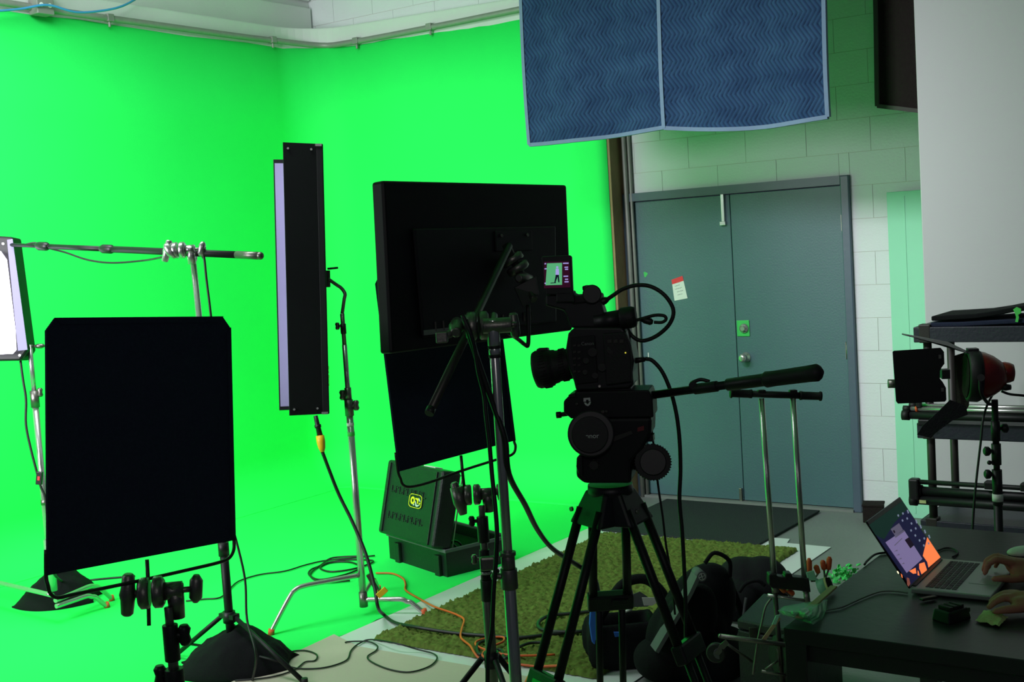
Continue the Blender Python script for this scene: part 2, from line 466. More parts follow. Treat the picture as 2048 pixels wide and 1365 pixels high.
MB().box(a+Vector((0, -.008, 0)), (.02, .016, .09)).build('floor_bolt', 'steel', lh[0], bevel=.002)
q = onY(1291, 549, YW)
mm = MB(); P = []
for i in range(14):
    t = 2*math.pi*i/14; rr = .014*(1+.25*math.sin(3*t+1)); P.append(q+Vector((math.cos(t)*rr, -.0015, math.sin(t)*rr*1.25)))
mm.prism(P, (0, .002, 0)).build('paint_spot', 'greenpaint', lh[0], 'small splash of green paint')
q = onY(1297, 711, YW)
MB().box(q+Vector((0, -.001, 0)), (.006, .002, .035)).build('tape_mark', 'paper', lh[0])
# note taped to the door
A = [onY(*p, YW-.003) for p in ((1343, 560), (1365, 552), (1375, 597), (1349, 602))]
root = thing('note', (A[0]+A[2])/2, 'small handwritten white note with red strip taped to the left door leaf', 'note')
MB().prism([A[0], A[1], A[2], A[3]], (0, .002, 0)).build('sheet', 'paper', root)
B = [A[0]+Vector((0, -.001, 0)), A[1]+Vector((0, -.001, 0)), A[1]+(A[2]-A[1])*.22+Vector((0, -.001, 0)), A[0]+(A[3]-A[0])*.22+Vector((0, -.001, 0))]
MB().prism(B, (0, .0008, 0)).build('red_strip', 'redpaper', root)
mm = MB()
for k, (l0, l1) in enumerate(((.2, .6), (.15, .75), (.3, .8), (.3, .7))):
    t = .34+.14*k
    p0 = A[0]+(A[3]-A[0])*t; p1 = A[1]+(A[2]-A[1])*t
    mm.tube([p0.lerp(p1, l0+(l1-l0)*s_/8)+Vector((0, -.001, .003*math.sin(s_*2.6+k))) for s_ in range(9)], .0009, 4, sub=2)
mm.build('handwriting', 'ink', root)

# mint board standing against the block wall
a = onY(1772, 385, 7.3); b = onY(1805, 1050, 7.3)
root = thing('mint_board', (-2.11, 7.31, 0), 'tall pale mint green flat board leaning against block wall behind the shelf', 'board')
MB().box((-2.11, 7.325, (a.z)/2), (.42, .03, a.z)).build('panel', 'mint', root, bevel=.003)
MB().box((-2.22, 7.309, a.z/2), (.012, .004, a.z-.06)).build('ridge', 'mint', root)

# ------------------------------------------------------------------ floor coverings
def sheet(pts, z, mt, th=.003):
    return MB().prism([(x, y, z) for x, y in pts], (0, 0, -th))
o = sheet([(-3.975, .8), (-3.975, 6.9), (-3.84, 7.1), (-3.84, 6.55), (-2.72, 6.56), (-2.70, 6.47), (-2.44, 6.47), (-2.41, .8)], .006, 'whitefloor').build('floor_vinyl', 'whitefloor')
tag(o, 'white vinyl sheet under the green rug, showing as a pale border', 'floor sheet')
o = sheet([(-4.02, 4.115), (-3.79, 4.03), (-3.17, 4.04), (-.4, 4.02), (.8, 3.9), (.8, .5), (-3.7, .5), (-3.985, 3.4)], .0095, 'beige').build('floor_paper', 'beige')
tag(o, 'beige protective paper spread over floor in the foreground', 'floor paper')
def rug():
    x0, x1, y0, y1 = -3.785, -2.575, 4.13, 6.26
    nx, ny = 150, 262
    V = []
    for j in range(ny):
        for i in range(nx):
            u, v_ = i/(nx-1), j/(ny-1)
            x = x0+(x1-x0)*u; y = y0+(y1-y0)*v_ + .06*(u)*v_
            e = min(i, nx-1-i, j, ny-1-j)
            n_ = noise.noise(Vector((x*42, y*42, 0)))*.5+noise.noise(Vector((x*110, y*110, 2)))*.5
            z = .010 if e == 0 else .028 + .024*n_ + random.uniform(-.004, .004)
            jt = .004
            V.append((x+random.uniform(-jt, jt), y+random.uniform(-jt, jt), z))
    Fc = [(j*nx+i, j*nx+i+1, (j+1)*nx+i+1, (j+1)*nx+i) for j in range(ny-1) for i in range(nx-1)]
    mb = MB().add(V, Fc, True)
    b = [0, nx-1, ny*nx-1, (ny-1)*nx]
    return mb.build('rug', 'rug')
tag(rug(), 'olive green shag rug lying on the floor in front of the door', 'rug')
mm = MB().prism([(-3.86, 6.345, .018), (-2.82, 6.345, .018), (-2.80, 7.26, .018), (-3.88, 7.26, .018)], (0, 0, -.012))
tag(mm.build('doormat', 'mat', bevel=.004), 'dark charcoal entrance mat lying in front of the double door', 'mat')

# ------------------------------------------------------------------ hanging quilted blankets
def blanket(name, xa, xb, zt, zb0, zb1, Y, mt, bmt, label, amp=.006, sag=.02, wav=.03, nx=None, quilt=True, group=None):
    root = thing(name, ((xa+xb)/2, Y, (zb0+zb1)/2), label, 'blanket', group)
    W = xb-xa; nx = nx or int(W/.0055); nz = int((zt-min(zb0, zb1))/.0075)
    V = []; G = []
    def surf(u, t):
        zb = zb0+(zb1-zb0)*u - sag*math.sin(math.pi*u)
        z = zt+(zb-zt)*t; x = xa+W*u + .012*math.sin(z*3+xa)*t
        y = Y + wav*math.sin(u*4.2+xa*2)*t + .012*math.sin(u*13)*t
        return x, y, z
    for j in range(nz+1):
        for i in range(nx+1):
            u, t = i/nx, j/nz
            x, y, z = surf(u, t)
            if quilt:
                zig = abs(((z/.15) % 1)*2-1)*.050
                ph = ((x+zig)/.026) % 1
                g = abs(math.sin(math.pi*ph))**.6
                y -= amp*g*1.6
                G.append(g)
            else: G.append(.6)
            V.append((x, y, z))
    Fc = [(j*(nx+1)+i, j*(nx+1)+i+1, (j+1)*(nx+1)+i+1, (j+1)*(nx+1)+i) for j in range(nz) for i in range(nx)]
    o = MB().add(V, Fc, True).build('quilted_cloth', mt, root)
    at_ = o.data.attributes.new('groove', 'FLOAT', 'POINT')
    if len(at_.data) == len(G): at_.data.foreach_set('value', G)
    s = o.modifiers.new('solid', 'SOLIDIFY'); s.thickness = .006; s.offset = 0
    def strip(fn, n):
        V = []; w = .011
        for k in range(n+1):
            (x, y, z), (dx, dz_) = fn(k/n)
            V += [(x-dx*w, y-.017, z-dz_*w), (x+dx*w, y-.017, z+dz_*w), (x+dx*w, y+.010, z+dz_*w), (x-dx*w, y+.010, z-dz_*w)]
        Fc = []
        for k in range(n):
            for q in range(4): Fc.append((k*4+q, k*4+(q+1) % 4, k*4+4+(q+1) % 4, k*4+4+q))
        Fc += [(0, 1, 2, 3), (n*4, n*4+1, n*4+2, n*4+3)]
        return MB().add(V, Fc, False)
    for fn in (lambda t: (surf(t, 1), (0, 1)), lambda t: (surf(0, t), (1, 0)), lambda t: (surf(1, t), (1, 0))):
        strip(fn, 40).build('binding', bmt, root)
    return root
def quilt_mat(name, ca, cb):
    m = bpy.data.materials.new(name); m.use_nodes = True; nt = m.node_tree; b = nt.nodes['Principled BSDF']; L = nt.links
    N = nt.nodes; geo = N.new('ShaderNodeTexCoord'); sp = N.new('ShaderNodeSeparateXYZ')
    nz = N.new('ShaderNodeTexNoise'); nz.inputs['Scale'].default_value = 7; nz.inputs['Detail'].default_value = 8
    L.new(geo.outputs['Object'], nz.inputs['Vector'])
    cr = N.new('ShaderNodeMix'); cr.data_type = 'RGBA'; cr.inputs['A'].default_value = srgb(ca); cr.inputs['B'].default_value = srgb(cb)
    mr = N.new('ShaderNodeMapRange'); mr.inputs[1].default_value = .3; mr.inputs[2].default_value = .7
    L.new(nz.outputs['Fac'], mr.inputs[0]); L.new(mr.outputs[0], cr.inputs['Factor']); 
    ga = N.new('ShaderNodeAttribute'); ga.attribute_name = 'groove'; gr = N.new('ShaderNodeMapRange'); gr.inputs[3].default_value = .22; gr.inputs[4].default_value = 1.1; L.new(ga.outputs['Fac'], gr.inputs[0])  # stitched grooves darkened in the colour to back up weak shading
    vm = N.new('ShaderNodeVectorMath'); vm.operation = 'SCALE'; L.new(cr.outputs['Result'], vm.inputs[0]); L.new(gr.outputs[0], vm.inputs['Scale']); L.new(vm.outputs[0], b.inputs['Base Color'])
    b.inputs['Roughness'].default_value = .9; b.inputs['Specular IOR Level'].default_value = .15
    return m
M['quilt'] = quilt_mat('blue_quilt', (32, 56, 88), (46, 74, 106))
YB = 6.3
blanket('moving_blanket', -4.163, -3.236, 4.29, 2.405, 2.42, YB, 'quilt', 'binding', 'blue quilted moving blanket hanging at top centre, left one, nearer the green backdrop', sag=.012)
blanket('moving_blanket', -3.230, -2.268, 4.29, 2.41, 2.365, YB-.02, 'quilt', 'binding', 'blue quilted moving blanket hanging above the door, right one of the pair', sag=.03)
blanket('moving_blanket', -2.17, -1.75, 4.29, 2.44, 2.34, 6.75, 'darkbrown', 'binding2', 'dark brown blanket strip hanging at the partition edge, top right', quilt=False, sag=0, nx=30)
# ================================================================== GRIP EQUIPMENT
def proj(P):
    v = Vector(P)-CAM; D = v.dot(fw); return 1024+F_PX*v.dot(RT)/D, 682.5-F_PX*v.dot(UP)/D, D
def vz(x, y, py):
    a, b = -1.0, 5.0
    for _ in range(40):
        m_ = (a+b)/2
        if proj((x, y, m_))[1] > py: a = m_
        else: b = m_
    return (a+b)/2
def V3(x, y, z): return Vector((x, y, z))

def grip_head(parent, P, axis, tdir, sz=1.0, mt='steel', neck=True, neckdir=None, side=1):
    a = Vector(axis).normalized(); t = Vector(tdir).normalized(); k = sz
    nd = Vector(neckdir).normalized() if neckdir else -ZV
    for s_ in (-1, 1):
        MB().lathe(P+a*s_*.003*k, a*s_, [(0, .027*k), (.003*k, .031*k), (.017*k, .031*k), (.022*k, .024*k)], 20).build('grip_disc', mt, parent)
    MB().cyl(P-a*.022*k, P-a*.05*k, .008*k).lathe(P-a*.045*k-t*.042*k, t, [(0, .008*k), (.004*k, .012*k), (.03*k, .014*k), (.042*k, .017*k), (.055*k, .014*k), (.08*k, .012*k), (.084*k, .008*k)], 12).build('grip_handle', mt, parent)
    if neck:
        c = P+a*.045*k*side
        MB().cyl(P+a*.02*k*side, c+a*.014*k*side, .018*k).cyl(c-nd*.012*k, c+nd*.055*k, .0175*k, .015*k).build('grip_neck', mt, parent)
        MB().cyl(c, c+a*.035*k*side, .006*k).lathe(c+a*.04*k*side-t*.028*k, t, [(0, .005*k), (.01*k, .013*k), (.045*k, .013*k), (.056*k, .006*k)], 10).build('wing_screw', mt, parent)

def knob(parent, P, d, r=.016, L=.03, mt='black', name='knob'):
    d = Vector(d).normalized(); u = ZV if abs(d.z) < .8 else RH
    mm = MB().cyl(P, P+d*L, r*.45)
    side = d.cross(u).normalized()
    mm.lathe(P+d*L-u*r*1.25, u, [(0, r*.5), (r*.5, r*.8), (r*1.25, r*.6), (r*2.0, r*.8), (r*2.5, r*.5)], 10)
    return mm.build(name, mt, parent)

def bent_leg(parent, c, z, az, L, foot, drop=.13, r=.0125, mt='chrome', cap='orangecap'):
    d = V3(math.cos(az), math.sin(az), 0)
    c = Vector((c[0], c[1], z))
    f = Vector((foot[0], foot[1], .012)) if foot is not None else c+d*L
    f.z = .012; h = Vector((f.x-c.x, f.y-c.y, 0)); L = h.length; h.normalize()
    pts = [c+h*.01, c+h*L*.35, c+h*L*.62+V3(0, 0, .0), c+h*L*.72-V3(0, 0, .012), c+h*L*.79-V3(0, 0, z*.22), f+(-h*.02+V3(0, 0, z*.16)), f]
    MB().tube(pts, r, 10).build('leg', mt, parent)
    MB().cyl(f-V3(0, 0, .010), f+h*-.006+V3(0, 0, .02), r*1.25, r*1.2).build('foot_cap', cap, parent)

# ------------------------------------------------------------------ tall bank light and its stand
cs = onZ(729, 1232); cx_, cy_ = cs.x, cs.y
root = thing('light_stand', (cx_, cy_, 0), 'chrome stand with orange-tipped bent legs carrying the tall black fluorescent bank light', 'stand')
MB().cyl((cx_, cy_, vz(cx_, cy_, 1214)), (cx_, cy_, vz(cx_, cy_, 830)), .0175).build('column', 'chrome', root)
MB().cyl((cx_, cy_, vz(cx_, cy_, 1214)), (cx_, cy_, vz(cx_, cy_, 1185)), .021).build('column_base', 'steel', root)
MB().cyl((cx_, cy_, vz(cx_, cy_, 830)), (cx_, cy_, vz(cx_, cy_, 690)), .0125).build('riser', 'chrome', root)
MB().cyl((cx_, cy_, vz(cx_, cy_, 690)), (cx_, cy_, vz(cx_, cy_, 628)), .0105).build('riser', 'steel', root)
for y0, y1, r_, mt in ((832, 800, .022, 'steel'), (800, 776, .017, 'steel'), (668, 648, .014, 'black'), (852, 846, .0185, 'paper'), (872, 864, .0185, 'greentape')):
    MB().cyl((cx_, cy_, vz(cx_, cy_, y0)), (cx_, cy_, vz(cx_, cy_, y1)), r_).build('collar', mt, root)
knob(root, V3(cx_, cy_, vz(cx_, cy_, 812)), RH, .02, .035, 'steel'); knob(root, V3(cx_, cy_, vz(cx_, cy_, 790)), -RH, .02, .028, 'steel')
knob(root, V3(cx_, cy_, vz(cx_, cy_, 652)), -RH, .014, .028, 'steel')
top = V3(cx_, cy_, vz(cx_, cy_, 628)); Dl = proj(top)[2]
p2 = at(690, 588, Dl); p3 = at(683, 577, Dl); p4 = at(656, 558, Dl-.02)
MB().tube([top, top.lerp(p2, .7), p2, p3, p3.lerp(p4, .4), p4], .0085, 10).build('bent_arm', 'steel', root)
bent_leg(root, (cx_, cy_), vz(cx_, cy_, 1150), 0, .4, onZ(542, 1272))
bent_leg(root, (cx_, cy_), vz(cx_, cy_, 1200), 0, .4, onZ(850, 1231))
bent_leg(root, (cx_, cy_), vz(cx_, cy_, 1190), 0, .4, V3(cx_-.22, cy_+.36, 0))
MB().box(at(745, 1165, Dl+.1), (.02, .02, .09), Frame(top, 0, 25)).build('leg_lock', 'darksteel', root)

def bank_light():
    D0 = Dl-.12
    K = Frame(at(640, 560, D0), 11)
    # true vertical with slight lean like the photo
    tb = at(641, 287, D0); bb = at(654, 829, D0)
    K.ez = (tb-bb).normalized(); K.ex = (K.ex-K.ez*K.ex.dot(K.ez)).normalized(); K.ey = K.ez.cross(K.ex)
    K.O = (tb+bb)/2; h = (tb-bb).length
    root = thing('fluorescent_bank_light', K.O, 'tall narrow black fluorescent bank light with barn doors, standing upright left of the big monitor', 'light')
    MB().hexa([K(x, y, z) for z in (-h/2, h/2) for x, y in ((-.025, 0), (.012, .0), (.012, .30), (-.025, .33))]).build('housing', 'blackmetal', root, bevel=.006)
    def flap(p0, p1, h_, name, mt, th=.004, hz=0):
        a0, a1 = K(p0[0], p0[1], 0), K(p1[0], p1[1], 0)
        d = (a1-a0).normalized(); nrm = d.cross(K.ez)
        P = [a0-K.ez*h_/2+K.ez*hz, a1-K.ez*h_/2+K.ez*hz, a1+K.ez*h_/2+K.ez*hz, a0+K.ez*h_/2+K.ez*hz]
        return MB().prism(P, nrm*th).build(name, mt, root, bevel=.001)
    flap((-.02, 0), (-.178, -.035), h*.998, 'barn_door', 'blackmetal')
    fd = flap((-.03, .33), (-.226, .32), h*.97, 'barn_door', 'blackmetal', hz=-.01)
    d2 = (K(-.226, .32, 0)-K(-.03, .33, 0)).normalized(); n2 = d2.cross(K.ez)
    P = []
    for s_, z in ((.02, -1), (.19, -1), (.19, 1), (.02, 1)): P.append(K(-.03, .33, 0)+d2*s_-n2*.001+K.ez*(z*h*.47-.01))
    MB().prism(P, -n2*.002).build('reflector', 'lilac', fd)
    for y in (.05, .12, .19, .26):
        MB().cyl(K(-.045, y, -h*.46), K(-.045, y, h*.46), .017, n=12).build('lamp_tube', 'tube', root)
    for x, z in ((-.155, h/2-.03), (-.045, h/2-.03), (-.155, -h/2+.03), (-.045, -h/2+.03)):
        q = K(x, -.035*(x+.02)/-.158-.002, z); MB().cyl(q, q-K.ey*.004, .0055, n=10).build('screw', 'chrome', root)
    MB().box(K(-.01, -.003, h/2-.008), (.03, .006, .012), K).build('latch', 'chrome', root); MB().box(K(-.01, -.003, -h/2+.006), (.03, .006, .012), K).build('latch', 'chrome', root)
    tb2 = at(657, 558, Dl); MB().box(K(.02, .13, (tb2-K.O).dot(K.ez)), (.03, .06, .08), K).build('mount_plate', 'black', root)
    a = at(655, 538, D0+.1); MB().cyl(a, at(676, 536, D0+.1), .005).build('lever', 'black', root)
    # print running up the side
    text(None, 'print', 'Kino Flo', K(.0135, .02, -h*.36), K.ez, -K.ex*.3-K.ey, .028, 'yellowink', root)
    # plug and cable
    q = at(631, 832, D0+.03); r1 = at(640, 872, D0+.03); r2 = at(645, 905, D0+.02)
    MB().cyl(q, r1, .010, .014).cyl(q.lerp(r1, .45), q.lerp(r1, .6), .016).build('plug', 'black', root)
    MB().lathe(r1, (r2-r1), [(0, .020), (.03, .021), (.06, .017), ((r2-r1).length, .009)]).build('connector', 'yellow', root, 'yellow cable connector')
    return r2
q = bank_light()
tag(MB().tube([q, at(660, 945, 5.95), at(678, 990, 5.97), at(705, 1045, 5.95), at(732, 1110, 5.9), at(748, 1170, 5.85), at(756, 1215, 5.8), onZ(768, 1238)+V3(0, 0, .02), onZ(790, 1254)+V3(0, 0, .02), onZ(830, 1263, .03)+V3(0, 0, .02), onZ(900, 1266, .04), onZ(970, 1272, .04), onZ(1040, 1276, .04), onZ(1110, 1268, .04), onZ(1180, 1262, .04)], .0085).build('power_cable', 'cable'), 'thick black cable dropping from the yellow connector to the floor and across the rug', 'cable')
tag(MB().box(at(764, 1186, 5.80), (.055, .012, .028), Frame(at(764, 1186, 5.8), 0, 38)).build('cable_tag', 'yellow', bevel=.002), 'yellow tag fixed to the thick black cable near the chrome stand foot', 'tag')

# ------------------------------------------------------------------ flag 1 and 2
def flag(name, corners, label, rod, stub, r=.0045, chamfer=.05):
    tl, tr_, br, bl = [at(*c) for c in corners]
    root = thing(name, (bl+br)/2, label, 'flag')
    nrm = (tr_-tl).cross(bl-tl).normalized()
    if nrm.dot(fw) < 0: nrm = -nrm
    W, Hh = (tr_-tl).length, (bl-tl).length
    c = chamfer
    if c: P = [tl.lerp(bl, c), tl.lerp(tr_, c*.9), tr_.lerp(tl, c*.9), tr_.lerp(br, c), br, bl]
    else: P = [tl, tr_, br, bl]
    MB().prism([p-nrm*.004 for p in P], nrm*.008).build('fabric', 'flag', root, bevel=.003)
    ctr = (tl+br)/2
    bd = MB()
    for a, b in ((P[0], P[-1]), (P[-3], P[-2]), (P[1], P[2])):
        bd.prism([a, b, b+(ctr-b).normalized()*.02, a+(ctr-a).normalized()*.02], -nrm*.0062)
    bd.build('hem', 'flag', root)
    MB().tube([bl.lerp(tl, .1)+nrm*.002, bl+nrm*.002]+[at(*q) for q in rod]+[br+nrm*.002, br.lerp(tr_, .1)+nrm*.002], r, 10).build('frame_rod', 'darksteel', root)
    MB().tube([at(*q) for q in stub], r*1.1, 10, False).build('mounting_pin', 'darksteel', root)
    return root
flag('black_flag', ((90, 636, 2.8), (459, 633, 3.2), (469, 1081, 3.2), (93, 1152, 2.8)), 'black fabric flag panel on thin metal frame at far left, nearest the camera',
     ((96, 1172, 2.8), (101, 1188, 2.81), (116, 1196, 2.83), (150, 1189, 2.86), (280, 1162, 2.98), (400, 1135, 3.1), (440, 1125, 3.15), (458, 1117, 3.17), (467, 1102, 3.19)),
     ((294, 1120, 3.0), (296, 1160, 3.0), (298, 1252, 2.99)))
flag('black_flag', ((750, 560, 3.65), (985, 530, 4.05), (1029, 882, 4.03), (797, 944, 3.65)), 'tall leaning black fabric flag behind and below the big monitor back',
     ((801, 958, 3.66), (806, 970, 3.67), (822, 974, 3.69), (860, 965, 3.75), (924, 942, 3.85), (990, 921, 3.97), (1015, 914, 4.01), (1028, 906, 4.03), (1031, 893, 4.03)),
     ((922, 912, 3.84), (925, 945, 3.85), (930, 992, 3.85)), chamfer=.02)

# stand of flag 1
def pole_stand(name, label, P0, segs, knobs, legs=True, leg_z=.55, leg_r=.45, leg_mt='blackmetal', az0=20):
    x, y = P0.x, P0.y
    root = thing(name, (x, y, 0), label, 'stand')
    for y0, y1, r_, mt, nm in segs:
        z0 = vz(x, y, y0) if y0 > 40 else y0/10
        MB().cyl((x, y, z0), (x, y, vz(x, y, y1)), r_, n=16).build(nm, mt, root, bevel=.0015)
    for py, d, r_, mt in knobs:
        knob(root, V3(x, y, vz(x, y, py)), d, r_, .034, mt)
    if legs:
        MB().cyl((x, y, leg_z-.03), (x, y, leg_z+.02), .024).build('leg_hub', 'black', root)
        MB().cyl((x, y, .14), (x, y, .18), .022).build('brace_hub', 'black', root)
        for k in range(3):
            a = math.radians(az0+120*k); d = V3(math.cos(a), math.sin(a), 0)
            f = V3(x, y, .012)+d*leg_r
            h = V3(x, y, leg_z)+d*.03
            MB().cyl(h, f, .0095).build('leg', leg_mt, root); MB().cyl(f-V3(0, 0, .01), f+V3(0, 0, .02), .013).build('foot_cap', 'rubber', root)
            MB().cyl(V3(x, y, .16)+d*.02, h.lerp(f, .62), .005).build('brace', leg_mt, root)
    return root
P1 = at(344, 1300, 2.98)
s1 = pole_stand('grip_stand', 'dark stand with grip head holding the far left black flag', P1,
    [(4, 1420, .0175, 'blackmetal', 'column'), (1385, 1338, .024, 'black', 'collar'), (1340, 1315, .0125, 'steel', 'riser'), (1322, 1250, .019, 'black', 'collar'), (1252, 1215, .0105, 'steel', 'riser')],
    [(1272, RH, .02, 'black'), (1350, -RH, .02, 'black')], leg_z=.5)
grip_head(s1, at(303, 1186, 2.985), RH*1+fw*.15, V3(0, 0, 1)+RH*.12, 1.25, 'steel')
P2 = at(974, 1180, 3.85)
s2 = pole_stand('grip_stand', 'slim stand holding the rear leaning black flag, left of chrome monitor stand', P2,
    [(4, 1200, .0175, 'steel', 'column'), (1202, 1160, .02, 'black', 'collar'), (1160, 1100, .017, 'blackmetal', 'collar'), (1148, 1143, .0195, 'chrome', 'ring'), (1104, 1084, .012, 'steel', 'riser'), (1085, 1034, .0185, 'black', 'collar'), (1036, 1012, .010, 'steel', 'riser')],
    [(1042, -RH, .013, 'black'), (1150, RH, .013, 'black'), (1118, -RH, .012, 'steel')], leg_z=.5, az0=-30)
grip_head(s2, at(945, 990, 3.85), RH, V3(0, 0, 1)-RH*.2, 1.05, 'steel')
MB().lathe(at(912, 975, 3.84)-ZV*.0, -ZV+RH*.2, [(0, .02), (.05, .022), (.09, .012)]).build('big_handle', 'steel', s2)

# ------------------------------------------------------------------ monitor stand, arm, monitor
P3 = at(1012, 1060, 3.0)
s3 = pole_stand('monitor_stand', 'polished chrome stand with grip head and long diagonal arm holding the big monitor', P3,
    [(4, 1178, .0155, 'chrome', 'column'), (1178, 1138, .0215, 'steel', 'collar'), (1138, 1112, .0175, 'steel', 'collar'), (1112, 1104, .021, 'steel', 'ring'), (1108, 712, .0125, 'chrome', 'riser'), (716, 710, .0155, 'rubber', 'ring'), (710, 696, .0145, 'chrome', 'ring'), (698, 692, .0155, 'rubber', 'ring'), (692, 640, .0155, 'chrome', 'top_socket')],
    [], leg_z=.3, leg_r=.5, leg_mt='chrome', az0=100)
MB().cyl(V3(P3.x, P3.y, vz(P3.x, P3.y, 1155)), V3(P3.x, P3.y, vz(P3.x, P3.y, 1150))-RH*.045, .008).box(V3(P3.x, P3.y, vz(P3.x, P3.y, 1125))-RH*.05, (.04, .02, .035), Frame(P3)).build('clamp_lug', 'steel', s3, bevel=.006)
tp = V3(P3.x, P3.y, vz(P3.x, P3.y, 652))
MB().cyl(tp, at(988, 630, 3.0), .009).cyl(tp-RH*.024, tp+RH*.045, .019).build('socket_cap', 'steel', s3, bevel=.002)
grip_head(s3, at(955, 652, 2.99), RH+fw*.1, fw+ZV*.3, 1.15, 'steel', neck=False)
MB().cyl(at(965, 652, 2.99), at(985, 652, 3.0), .015).build('grip_shaft', 'steel', s3)
MB().cyl(tp+RH*.04, tp+RH*.058, .007).lathe(at(1025, 626, 3.0), -ZV+RH*.08, [(0, .008), (.006, .012), (.03, .0135), (.055, .012), (.064, .006)], 12).build('wing_screw', 'steel', s3)
MB().tube([at(912, 660, 2.97), at(900, 668, 2.95), at(880, 676, 2.94)], .010, 10).box(at(884, 675, 2.93), (.028, .03, .026), Frame(P3)).build('lever_handle', 'steel', s3, bevel=.003)
MB().cyl(at(861, 822, 2.83), at(1018, 492, 3.42), .0105).build('diagonal_arm', 'darksteel', s3)
MB().cyl(at(858, 828, 2.825), at(863, 817, 2.835), .0112).build('arm_end_cap', 'black', s3)
grip_head(s3, at(1030, 528, 3.48), -RH*.5+ZV*.9, fw+RH*.4, 1.1, 'steel', neck=False)
MB().tube([at(1012, 490, 3.44), at(1040, 545, 3.48), at(1056, 580, 3.46), at(1068, 600, 3.44)], .012, 10).build('mount_arm', 'darksteel', s3)
MB().prism([at(1028, 575, 3.45), at(1072, 552, 3.45), at(1078, 590, 3.44), at(1046, 616, 3.43)], fw*.01).build('mount_wing', 'black', s3, bevel=.002)

def monitor():
    tl, tr_, br, bl = at(766, 361, 3.16), at(1134, 370, 3.77), at(1146, 661, 3.77), at(783, 708, 3.16)
    root = thing('monitor', (bl+br)/2, 'large black flat screen monitor seen from behind, held on a chrome arm', 'monitor')
    n = (tr_-tl).cross(bl-tl).normalized()
    if n.dot(fw) < 0: n = -n
    n = (n*1).normalized()
    MB().prism([tl, tr_, br, bl], n*.045).build('housing', 'blackmetal', root, bevel=.008, seg=3)
    def uv(u, v, k=0): return tl.lerp(tr_, u).lerp(bl.lerp(br, u), v) - n*k
    MB().prism([uv(.12, .28), uv(.9, .28), uv(.88, .93), uv(.14, .93)], -n*.012).build('back_cover', 'black', root, bevel=.006)
    MB().prism([uv(.04, .06, -.043), uv(.96, .06, -.043), uv(.96, .94, -.043), uv(.04, .94, -.043)], n*.004).build('screen', 'screenblack', root)
    MB().prism([uv(.53, .31, .012), uv(.74, .31, .012), uv(.74, .44, .012), uv(.53, .44, .012)], -n*.006).build('mount_plate', 'black', root, bevel=.002)
    for u in (.56, .71): MB().cyl(uv(u, .34, .017), uv(u, .34, .022), .005).build('bolt', 'steel', root)
    vs = MB()
    for k in range(14): vs.box(uv(.2+.04*k, .87, .013), (.004, .004, .025), Frame(tl))
    vs.build('vent', 'darksteel', root)
    MB().prism([uv(.14, .885, .0125), uv(.34, .885, .0125), uv(.34, .915, .0125), uv(.14, .915, .0125)], -n*.001).build('port_label', 'greyink', root)
monitor()
tag(MB().tube([at(1056, 610, 3.45), at(1057, 660, 3.45), at(1056, 690, 3.45), at(1050, 690, 3.44), at(1035, 678, 3.4), at(1015, 665, 3.3)], .006, 8).build('monitor_cable', 'cable'), 'short black cable hanging in a V below the big monitor', 'cable')
tag(MB().tube([at(925, 630, 2.93), at(940, 665, 2.93), at(950, 700, 2.94), at(957, 745, 2.95), at(968, 790, 2.96), at(972, 830, 2.96), at(979, 890, 2.96), at(984, 950, 2.95), at(990, 1010, 2.94), at(994, 1065, 2.93), at(992, 1120, 2.93), at(987, 1190, 2.93), at(984, 1260, 2.93), at(976, 1310, 2.93), at(975, 1400, 2.93)], .0055).build('hanging_cable', 'cable'), 'black cable hanging straight down along the left side of the chrome monitor stand', 'cable')
tag(MB().tube([at(930, 640, 2.94), at(955, 720, 2.95), at(990, 820, 2.97), at(1010, 880, 2.97), at(1018, 950, 3.0), at(1050, 1010, 3.2), at(1075, 1060, 3.5), at(1105, 1098, 3.7), at(1150, 1128, 3.9), at(1190, 1160, 3.9), at(1200, 1230, 3.8)], .0075).build('sagging_cable', 'cable'), 'black cable sagging from the monitor stand across to the camera tripod', 'cable')

# ------------------------------------------------------------------ boom stand (behind flag 1) and boom arm with soft light
bx = onZ(467, 1338); x, y = bx.x, bx.y
s4 = thing('boom_stand', (x, y, 0), 'black tripod-base stand with chrome upper tube standing behind the left black flag', 'stand')
dtop = proj(V3(x, y, 1.8))[2]
MB().cyl((x, y, .03), (x, y, vz(x, y, 1095)), .019).build('column', 'blackmetal', s4)
MB().cyl((x, y, vz(x, y, 1112)), (x, y, vz(x, y, 1085)), .024).build('collar', 'black', s4)
tpz = at(386, 520, dtop)
MB().cyl((x, y, vz(x, y, 1095)), tpz, .0155, .013).build('riser', 'chrome', s4)
hz = vz(x, y, 1232); MB().cyl((x, y, hz-.03), (x, y, hz+.02), .028).box((x, y, hz), (.09, .04, .02)).build('leg_hub', 'black', s4)
MB().cyl((x, y, .06), (x, y, .11), .024).build('brace_hub', 'black', s4)
for fx in (onZ(610, 1372), onZ(350, 1318), V3(x-.42, y+.38, 0)):
    h = V3(x, y, hz); f = Vector((fx.x, fx.y, .012)); d = (f-h); d.z = 0; d.normalize(); h = h+d*.035
    MB().cyl(h, f, .0105).build('leg', 'blackmetal', s4); MB().cyl(V3(x, y, .085)+d*.02, h.lerp(f, .7), .006).build('brace', 'blackmetal', s4)
    MB().cyl(f-V3(0, 0, .01), f+V3(0, 0, .02), .014).build('foot_cap', 'rubber', s4)
grip_head(s4, at(358, 501, dtop-.03), RH, ZV+RH*.3, 1.15, 'chrome', neck=True)
MB().cyl(at(386, 522, dtop), at(388, 505, dtop), .017).build('grip_socket', 'chrome', s4)
